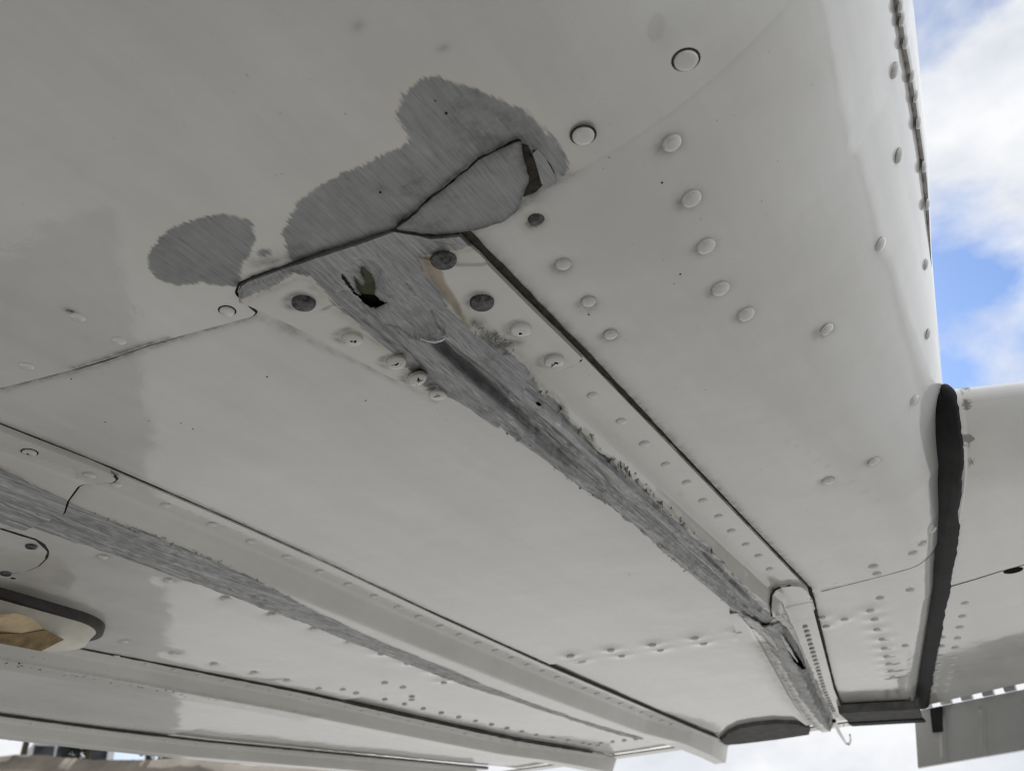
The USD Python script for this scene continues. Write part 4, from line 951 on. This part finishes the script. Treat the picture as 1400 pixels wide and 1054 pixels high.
# ------------------------------------------------------------------ tail edge of the belly
q0 = bps([(985, 1013), (996, 1003), (1010, 996), (1030, 992), (1060, 989), (1090, 990), (1108, 996), (1106, 1004), (1060, 1011), (1010, 1017), (992, 1018)], .985)
sv, sf, _ = sheet_poly(q0, 0.985, 0.03, res=0.05)
obj("tail_scoop", (W(sv), sf), "matte_dark_grey", plane, label="dark grey oval cutout in the belly's tail edge")
def boxat(lo, hi):
    b = trimesh.creation.box(extents=np.array(hi) - lo); b.apply_translation((np.array(hi) + lo) / 2); return b
def hexa(p8):
    h = trimesh.convex.convex_hull(np.array(p8)); return W(h.vertices), h.faces
bk = obj("tail_spar_bracket", hexa([(-0.965, 5.22, 1.0), (-0.60, 5.42, 1.0), (-0.965, 5.22, .955), (-0.60, 5.42, .955), (-0.975, 5.50, 1.0), (-0.62, 5.70, 1.0), (-0.975, 5.50, .955), (-0.62, 5.70, .955)]), "matte_dark_grey", plane, label="dark grey channel bracket across the tail edge")
obj("lower_lip", hexa([(-0.98, 5.50, .962), (-0.62, 5.70, .962), (-0.98, 5.50, .948), (-0.62, 5.70, .948), (-0.98, 5.60, .962), (-0.62, 5.80, .962), (-0.98, 5.60, .948), (-0.62, 5.80, .948)]), "black_rubber", bk)
obj("tail_edge_strip", hexa([(-3.3, 5.70, 1.002), (-0.66, 5.74, 1.002), (-3.3, 5.70, .992), (-0.66, 5.74, .992), (-3.3, 5.80, 1.002), (-0.66, 5.84, 1.002), (-3.3, 5.80, .992), (-0.66, 5.84, .992)]), "cream_paint", plane)
hk = np.array([at(1140, 985, .95), at(1147, 1000, .94), at(1153, 1010, .94), at(1157, 1016, .94), at(1161, 1017, .94), at(1163, 1011, .94), at(1162, 1004, .945)])
hv, hf_ = tube(hk, [0.012, 0.011, 0.010, 0.009, 0.008, 0.007, 0.005], 8); obj("tie_down_hook", (W(hv), hf_), "cream_paint", plane, smooth=True)
for e, (xx, yy, zz) in {"b": (PB[-1, 40, 0], PB[-1, 40, 1], .93), "c": (PCc[-1, 40, 0], PCc[-1, 40, 1], .94)}.items():
    pass

# ------------------------------------------------------------------ wing on the right
WZ = 1.05
ROOT = np.array([[y, float(xw(y)) + w] for y, w in ((2.0, 0.0), (2.25, 0.0), (2.6, 0.002), (3.0, 0.018), (3.66, 0.030), (5.9, 0.052), (6.4, 0.052))])   # (y, x) of the wing root along the underside
def xr(y): return np.interp(y, ROOT[:, 0], ROOT[:, 1])
def airfoil(c0, c1):
    """closed (y, z) outline: underside from the tail forward, round the nose, back over the top"""
    L = c1 - c0; t = np.linspace(1, 0, 40) ** 1.6
    zc, rn = WZ + 0.10, 0.10
    u = [(c0 + 0.42 + (L - 0.42) * k, WZ + 0.012 * math.sin(math.pi * k)) for k in np.linspace(1, 0, 26)]
    nose = [(c0 + 0.42 - 0.42 * math.sin(a), zc - rn * math.cos(a)) for a in np.linspace(0.08, math.pi * 0.98, 34)]
    top = [(c0 + 0.42 + (L - 0.42) * k, zc + rn * (1 - k ** 1.4) + 0.06 * math.sin(math.pi * k)) for k in np.linspace(0.03, 1, 20)]
    top = [(y, z if z > WZ + 0.05 else WZ + 0.05) for y, z in top]
    return np.array(u + nose + top)
C0, C1 = 2.36, 5.88
NS = 40
spans = np.r_[np.linspace(0, 0.5, 26), np.linspace(0.6, 7, 14)]
AF = []
for sp in spans:
    a = airfoil(C0 + 0.42 * sp, C1 - 0.42 * sp if sp < 1.5 else C1 - 0.42 * 1.5)
    # the root end follows the body, so the section is skewed along it and straightens outboard
    AF.append(np.column_stack([xr(a[:, 0]) * max(0, 1 - sp / 3) + sp, a[:, 0], a[:, 1] + 0.02 * sp]))
AF = np.array(AF); wn, wm = AF.shape[:2]
def wing_dirt(Q, V):
    return dirt_lines(Q, [(bps([(1300, 800), (1350, 786), (1420, 766)], 1.05), 0.006, 0.5)]) * (V[:, 2] < 1.12)
WV = AF.reshape(-1, 3)
chips = [bps(p, 1.12) for p in ([(1318, 545), (1326, 549), (1328, 560), (1322, 562), (1317, 556)], [(1318, 592), (1330, 595), (1332, 600), (1322, 604), (1320, 615), (1316, 612)], [(1325, 622), (1334, 628), (1332, 640), (1326, 642)], [(1315, 528), (1321, 531), (1318, 538)])]
def wing_wear(Q):
    w = np.full(len(Q), -1.0)
    for c in chips: w = np.maximum(w, sdf(c, Q * 1.12) + 0.004)
    return w
WF = grid_faces(wn, wm, 0, True)
WV2 = np.vstack([WV, [AF[-1].mean(0)], [AF[0].mean(0)]])
a_ = (wn - 1) * wm + np.arange(wm - 1); WF = np.vstack([WF, np.stack([a_, a_ + 1, np.full(wm - 1, len(WV))], 1), np.stack([np.arange(1, wm), np.arange(wm - 1), np.full(wm - 1, len(WV) + 1)], 1)])
wq = WV2[:, :2] / WV2[:, 2:3]
wing = obj("wing", (W(WV2), WF), "white_paint_worn", plane, smooth=True, attrs={"wear": clean(wing_wear(wq)), "dirt": np.clip(wing_dirt(wq, WV2), 0, 1)}, label="white wing with rounded leading edge and riveted underside")
def wing_z(x, y): return WZ + 0.012 * math.sin(math.pi * np.clip((C1 - y) / 3.4, 0, 1)) + 0.02 * max(x - float(xr(y)), 0)
for p in [(1319, 824), (1315.5, 842), (1312, 857), (1309, 872), (1306, 885), (1304, 897), (1302, 907), (1300, 917), (1298, 926), (1295, 935), (1293, 944), (1288, 871), (1287, 883), (1285, 896), (1284, 907), (1282, 916), (1280, 925), (1279, 935), (1277, 944)]:
    q = bp(*p, 1.06); z = wing_z(q[0], q[1]); q = bp(*p, z); rivet(wing, [q[0], q[1], z + .001], r=0.0165)
q = bp(1385, 779, 1.065); obj("drain_hole", place(_flat, [q[0], q[1], wing_z(q[0], q[1]) - .002], (0, 0, -1), 0.034, 0.3), "dark_recess", wing, smooth=True)
q = bp(1336, 540, 1.2)
jl = np.array([bp(*p, wing_z(*bp(*p, 1.06)[:2])) for p in [(1299, 801), (1330, 792), (1365, 781), (1415, 767)]])
jt = np.linspace(0, 1, 30); jl = np.column_stack([np.interp(jt, np.linspace(0, 1, 4), jl[:, k]) for k in range(3)])
jv, jf = tube(jl, 0.0035, 6); obj("panel_joint", (W(jv), jf), "sealant", wing, smooth=True)
# overlapping paint edge / tape strip by the root
tl = np.array([bp(*p, z) for p, z in [((1332, 640), 1.065), ((1330, 660), 1.06), ((1326, 690), 1.055)]]); tv_, tf_ = tube(tl, 0.003, 6); obj("tape_edge", (W(tv_), tf_), "sealant", wing, smooth=True)

# black root seal: a rubber bulb that follows the wing section along the body
af0 = airfoil(C0, C1); keep = (np.arange(len(af0)) < 26 + 32)
af0 = np.column_stack([np.interp(np.linspace(0, len(af0[keep]) - 1, 260), np.arange(len(af0[keep])), af0[keep][:, k]) for k in (0, 1)]); keep = slice(None)
def seal():
    a = af0[keep]; y, z = a[:, 0], a[:, 1]
    tg = np.gradient(a, axis=0); tg /= np.linalg.norm(tg, axis=1, keepdims=True); nn = np.stack([-tg[:, 1], tg[:, 0]], 1)   # outward of the section
    if nn[5, 1] > 0: nn = -nn
    rows = []
    nz_ = meshkit.fbm(np.column_stack([y * 6, z * 6, y * 0]), 3, 66) - 0.5
    wd = np.interp(y, [2.0, 2.3, 3.0, 3.6, 4.2, 5.9], [0.024, 0.026, 0.034, 0.044, 0.052, 0.066])
    over = np.interp(y, [2, 2.9, 3.05, 5.9], [0.004, 0.004, 0.018, 0.014])
    for c in np.linspace(0, 1, 13):
        x = xr(y) + over - (wd + over) * c; h = 0.004 + 0.014 * math.sin(math.pi * min(1, c)) ** 0.6 * (1.25 - 0.5 * c)
        rows.append(np.column_stack([x, y + nn[:, 0] * h, z + nn[:, 1] * h]))
    for r_i in rows: r_i[:, 0] += 0.010 * nz_
    for k_, r_i in enumerate(rows[:4]): r_i[:, 0] += (0.012 - 0.003 * k_) * (meshkit.fbm(np.column_stack([y * 26, z * 26, y * 0]), 3, 12) - 0.5)
    rows.append(np.column_stack([np.minimum(xw(y) - 0.06, rows[-1][:, 0] - 0.02), y, rows[-1][:, 2] + 0.03]))
    P = np.stack(rows, 1); return P
SP = seal(); obj("root_seal", (W(SP.reshape(-1, 3)), grid_faces(*SP.shape[:2], 0, True)), "black_rubber", plane, smooth=True, label="black rubber seal between wing root and body")

# flap hanging behind the wing
def fp(px, py, y):
    d = ray(px, py); return d * (y / d[1])
tl_, tr_, bl_, br_ = fp(1250, 972, 6.02), fp(1420, 938, 5.85), fp(1255, 1049, 6.12), fp(1420, 1021, 5.95)
def flap_pt(u, v): return (1 - v) * ((1 - u) * tl_ + u * tr_) + v * ((1 - u) * bl_ + u * br_)
U = np.linspace(-0.0, 3.0, 240); Vv = np.linspace(0, 1, 20)
rows = []
for u in U:
    for v in Vv:
        p = flap_pt(u, v); b = 0
        for k in range(12):
            b += 0.02 * math.exp(-((u - 0.23 - 0.33 * k) / 0.018) ** 2) * (1 / (1 + math.exp(-(v - 0.22) * 40))) * (1 / (1 + math.exp((v - 0.97) * 60)))
        rows.append(p + np.array([0, -b, 0]))
FP = np.array(rows).reshape(len(U), len(Vv), 3); back = FP + [0, 0.05, 0]
edge_ = lambda a, b: np.stack([a, b], 1).reshape(-1, 3)
Vs = [FP.reshape(-1, 3), back.reshape(-1, 3), edge_(FP[0], back[0]), edge_(FP[:, -1], back[:, -1]), edge_(FP[-1], back[-1]), edge_(FP[:, 0], back[:, 0])]
Fs = []; k = 0
for arr, (nu, nv) in zip(Vs, [(len(U), 20), (len(U), 20), (20, 2), (len(U), 2), (20, 2), (len(U), 2)]): Fs.append(grid_faces(nu, nv, k)); k += len(arr)
flap = obj("flap", (W(np.vstack(Vs)), np.vstack(Fs)), "grey_paint", plane, smooth=True, label="ribbed grey flap hanging down behind the wing")
for k in range(8):
    c = flap_pt(0.06 + 0.17 * k, -0.07); d = flap_pt(0.06 + 0.17 * k + 0.085, -0.07)
    b = trimesh.creation.box((np.linalg.norm(d - c), 0.03, 0.035)); ang = math.atan2(d[1] - c[1], d[0] - c[0]); b.apply_transform(trimesh.transformations.rotation_matrix(ang, (0, 0, 1))); b.apply_translation((c + d) / 2 + [0, 0.0, 0.0])
    obj("hinge_tab", (W(b.vertices), b.faces), "grey_paint", flap)
hs_ = [flap_pt(0.14, 0.02), flap_pt(0.24, 0.02), flap_pt(0.17, 0.34), flap_pt(0.23, 0.38), flap_pt(0.15, 0.44), flap_pt(0.24, 0.46)]
obj("hinge_bracket", hexa([p + [0, d, 0] for p in hs_ for d in (-0.03, 0.02)]), "black_rubber", flap)
obj("hinge_shadow_gap", hexa([flap_pt(u, v) + [0, d, 0] for u in (0.0, 1.6) for v in (-0.22, -0.14) for d in (-0.02, 0.06)]), "dark_rubber", flap)

# ------------------------------------------------------------------ ground and background
def ground_disc(r, z, mat, name, cx=0, cy=0):
    a = np.linspace(0, 2 * np.pi, 97)[:-1]; V = np.vstack([[cx, cy, z], np.column_stack([cx + r * np.cos(a), cy + r * np.sin(a), np.full(96, z)])])
    i = np.arange(96); f = np.stack([np.zeros(96, int), 1 + i, 1 + (i + 1) % 96], 1)
    return tag(obj(name, (V, f), mat), kind="structure")
ground_disc(3000, 0.0, "concrete", "ground")
ap = np.array([[-40.0, 38.5], [-2.50, 1.95], [-1.5, 0.95], [-9.0, 0.5], [-40, 0.5]])
V = np.column_stack([ap, np.full(5, 0.004)]); tag(obj("added_dark_patch", (V, np.array([[0, 2, 1], [0, 3, 2], [0, 4, 3]])), "added_dark_ground"), kind="structure")  # unseen dark patch added to darken the belly reflection and the left bounce

BANK_X, BANK_H = [-60, -34, -24, -17, -12, -8], [9.15, 8.0, 6.72, 5.6, 3.1, 0.0]
def bank():
    # low earth bank ahead and to the left
    xs = np.linspace(-60, 10, 90); t = np.linspace(0, 1, 14); P = []
    for x in xs:
        y0 = 16 + 0.10 * (x + 30); h = np.interp(x, BANK_X, BANK_H)
        for k in t:
            n = 0.5 * (meshkit.fbm(np.array([[x * .4, k * 5, 0]]), 3, 4)[0] - .5)
            P.append((x, y0 + k * 12, -0.05 + (h * min(1, k / 0.55) ** 0.8 - 1.1 * min(1, max(0, (k - 0.55) / 0.2)) + n * min(1, k * 3)) * (1 if h > .05 else 0)))
    return np.array(P), grid_faces(90, 14, 0, True)
tag(obj("earth_bank", bank(), "dirt_bank", smooth=True), kind="structure")

def bank_z(x, y):
    h = np.interp(x, BANK_X, BANK_H); k = (y - (16 + 0.10 * (x + 30))) / 12
    return -0.05 + h * min(1, max(k, 0) / 0.55) ** 0.8 - 1.1 * min(1, max(0, (k - 0.55) / 0.2))
def tree(x, y, h, spread, seed, label):
    r = np.random.default_rng(seed); z0 = bank_z(x, y) - 0.1
    t = thing("broadleaf_tree", label, "tree", (x, y, z0), group="trees on the earth bank")
    tr = [trimesh.Trimesh(*tube(np.array([[0, 0, 0], [.05, 0, h * .3], [0, .08, h * .55], [.05, 0, h * .85]]), [h * .03, h * .024, h * .017, h * .006], 8), process=False)]
    for k in range(7):
        a = r.uniform(0, 6.28); z = h * r.uniform(.3, .7); e = np.array([math.cos(a) * spread * .7, math.sin(a) * spread * .7, z + h * .2])
        tr.append(trimesh.Trimesh(*tube(np.array([[0, 0, z], e * [.5, .5, 1] - [0, 0, h * .06], e]), [h * .012, h * .008, h * .003], 6), process=False))
    m = cat(tr); obj("trunk", (m.vertices, m.faces), "bark", t, smooth=True)
    n = 2600; cl = r.normal(0, 1, (16, 3)); cl /= np.linalg.norm(cl, axis=1, keepdims=True); cl = cl * r.uniform(.4, 1, (16, 1)) * [spread, spread, h * .34] + [0, 0, h * .62]
    c = cl[r.integers(0, 16, n)] + r.normal(0, 1, (n, 3)) * spread * .22
    s = r.uniform(.06, .14, n)[:, None]; u = r.normal(0, 1, (n, 3)); u /= np.linalg.norm(u, axis=1, keepdims=True); v = np.cross(u, r.normal(0, 1, (n, 3))); v /= np.linalg.norm(v, axis=1, keepdims=True)
    V = np.stack([c - u * s, c + v * s * .6, c + u * s, c - v * s * .6], 1).reshape(-1, 3); i = np.arange(n)[:, None] * 4
    obj("crown", (V, np.vstack([i + [0, 1, 2], i + [0, 2, 3]])), "leaf", t)
def dirxy(px, py, dist):
    d = ray(px, py); d = d / np.hypot(d[0], d[1]); return d[0] * dist, d[1] * dist
for k, (px, dist, h, sp, lab) in enumerate([(-20, 43, 6.5, 2.2, "dark bushy tree on the bank at the far left"), (30, 40.5, 4.2, 1.0, "dark tree on the bank just left of the white van"), (118, 41, 4.5, 0.9, "thin dark tree on the bank behind the first white van"), (200, 39, 4.2, 1.5, "dark tree on the bank between the two white vans"), (420, 36, 2.6, 1.0, "low pale tree on the bank right of the vans")]):
    x, y = dirxy(px, 1040, dist); tree(x, y, h, sp, 100 + k, lab)
def van(px, dist, label):
    x, y = dirxy(px, 1040, dist); z = bank_z(x, y) + 0.02; ang = math.atan2(y, x) + math.pi / 2
    t = UsdGeom.Xform.Define(stage, path_for("parked_van")); t.AddTranslateOp().Set(Gf.Vec3d(x, y, z)); t.AddRotateZOp().Set(math.degrees(ang)); t = tag(t.GetPrim(), label, "van", group="vans parked on the bank")
    prof = np.array([(-2.1, .35), (2.1, .35), (2.15, .9), (1.95, 1.05), (1.3, 1.15), (.85, 1.85), (.6, 1.95), (-2.05, 1.95), (-2.15, 1.7)])
    from shapely.geometry import Polygon
    b = trimesh.creation.extrude_polygon(Polygon(prof).buffer(.06).buffer(-.03), 1.7, engine="earcut"); b.apply_translation((0, 0, -.85)); b.apply_transform(trimesh.transformations.rotation_matrix(math.pi / 2, (1, 0, 0)))
    obj("body", (b.vertices, b.faces), "van_white", t)
    for s in (-1, 1):
        for x0, x1 in ((-1.9, -1.0), (-.9, 0), (.1, .85)):
            g = trimesh.creation.box((x1 - x0, .02, .5)); g.apply_translation(((x0 + x1) / 2, s * .855, 1.5)); obj("window", (g.vertices, g.faces), "van_glass", t)
        for xx in (-1.35, 1.35):
            c = trimesh.creation.cylinder(.33, .2, sections=20); c.apply_transform(trimesh.transformations.rotation_matrix(math.pi / 2, (1, 0, 0))); c.apply_translation((xx, s * .78, .33)); obj("wheel", (c.vertices, c.faces), "black_rubber", t)
van(75, 44, "white van parked on the bank between dark trees, the left one")
van(262, 41.5, "white van parked on the bank right of the second tree")
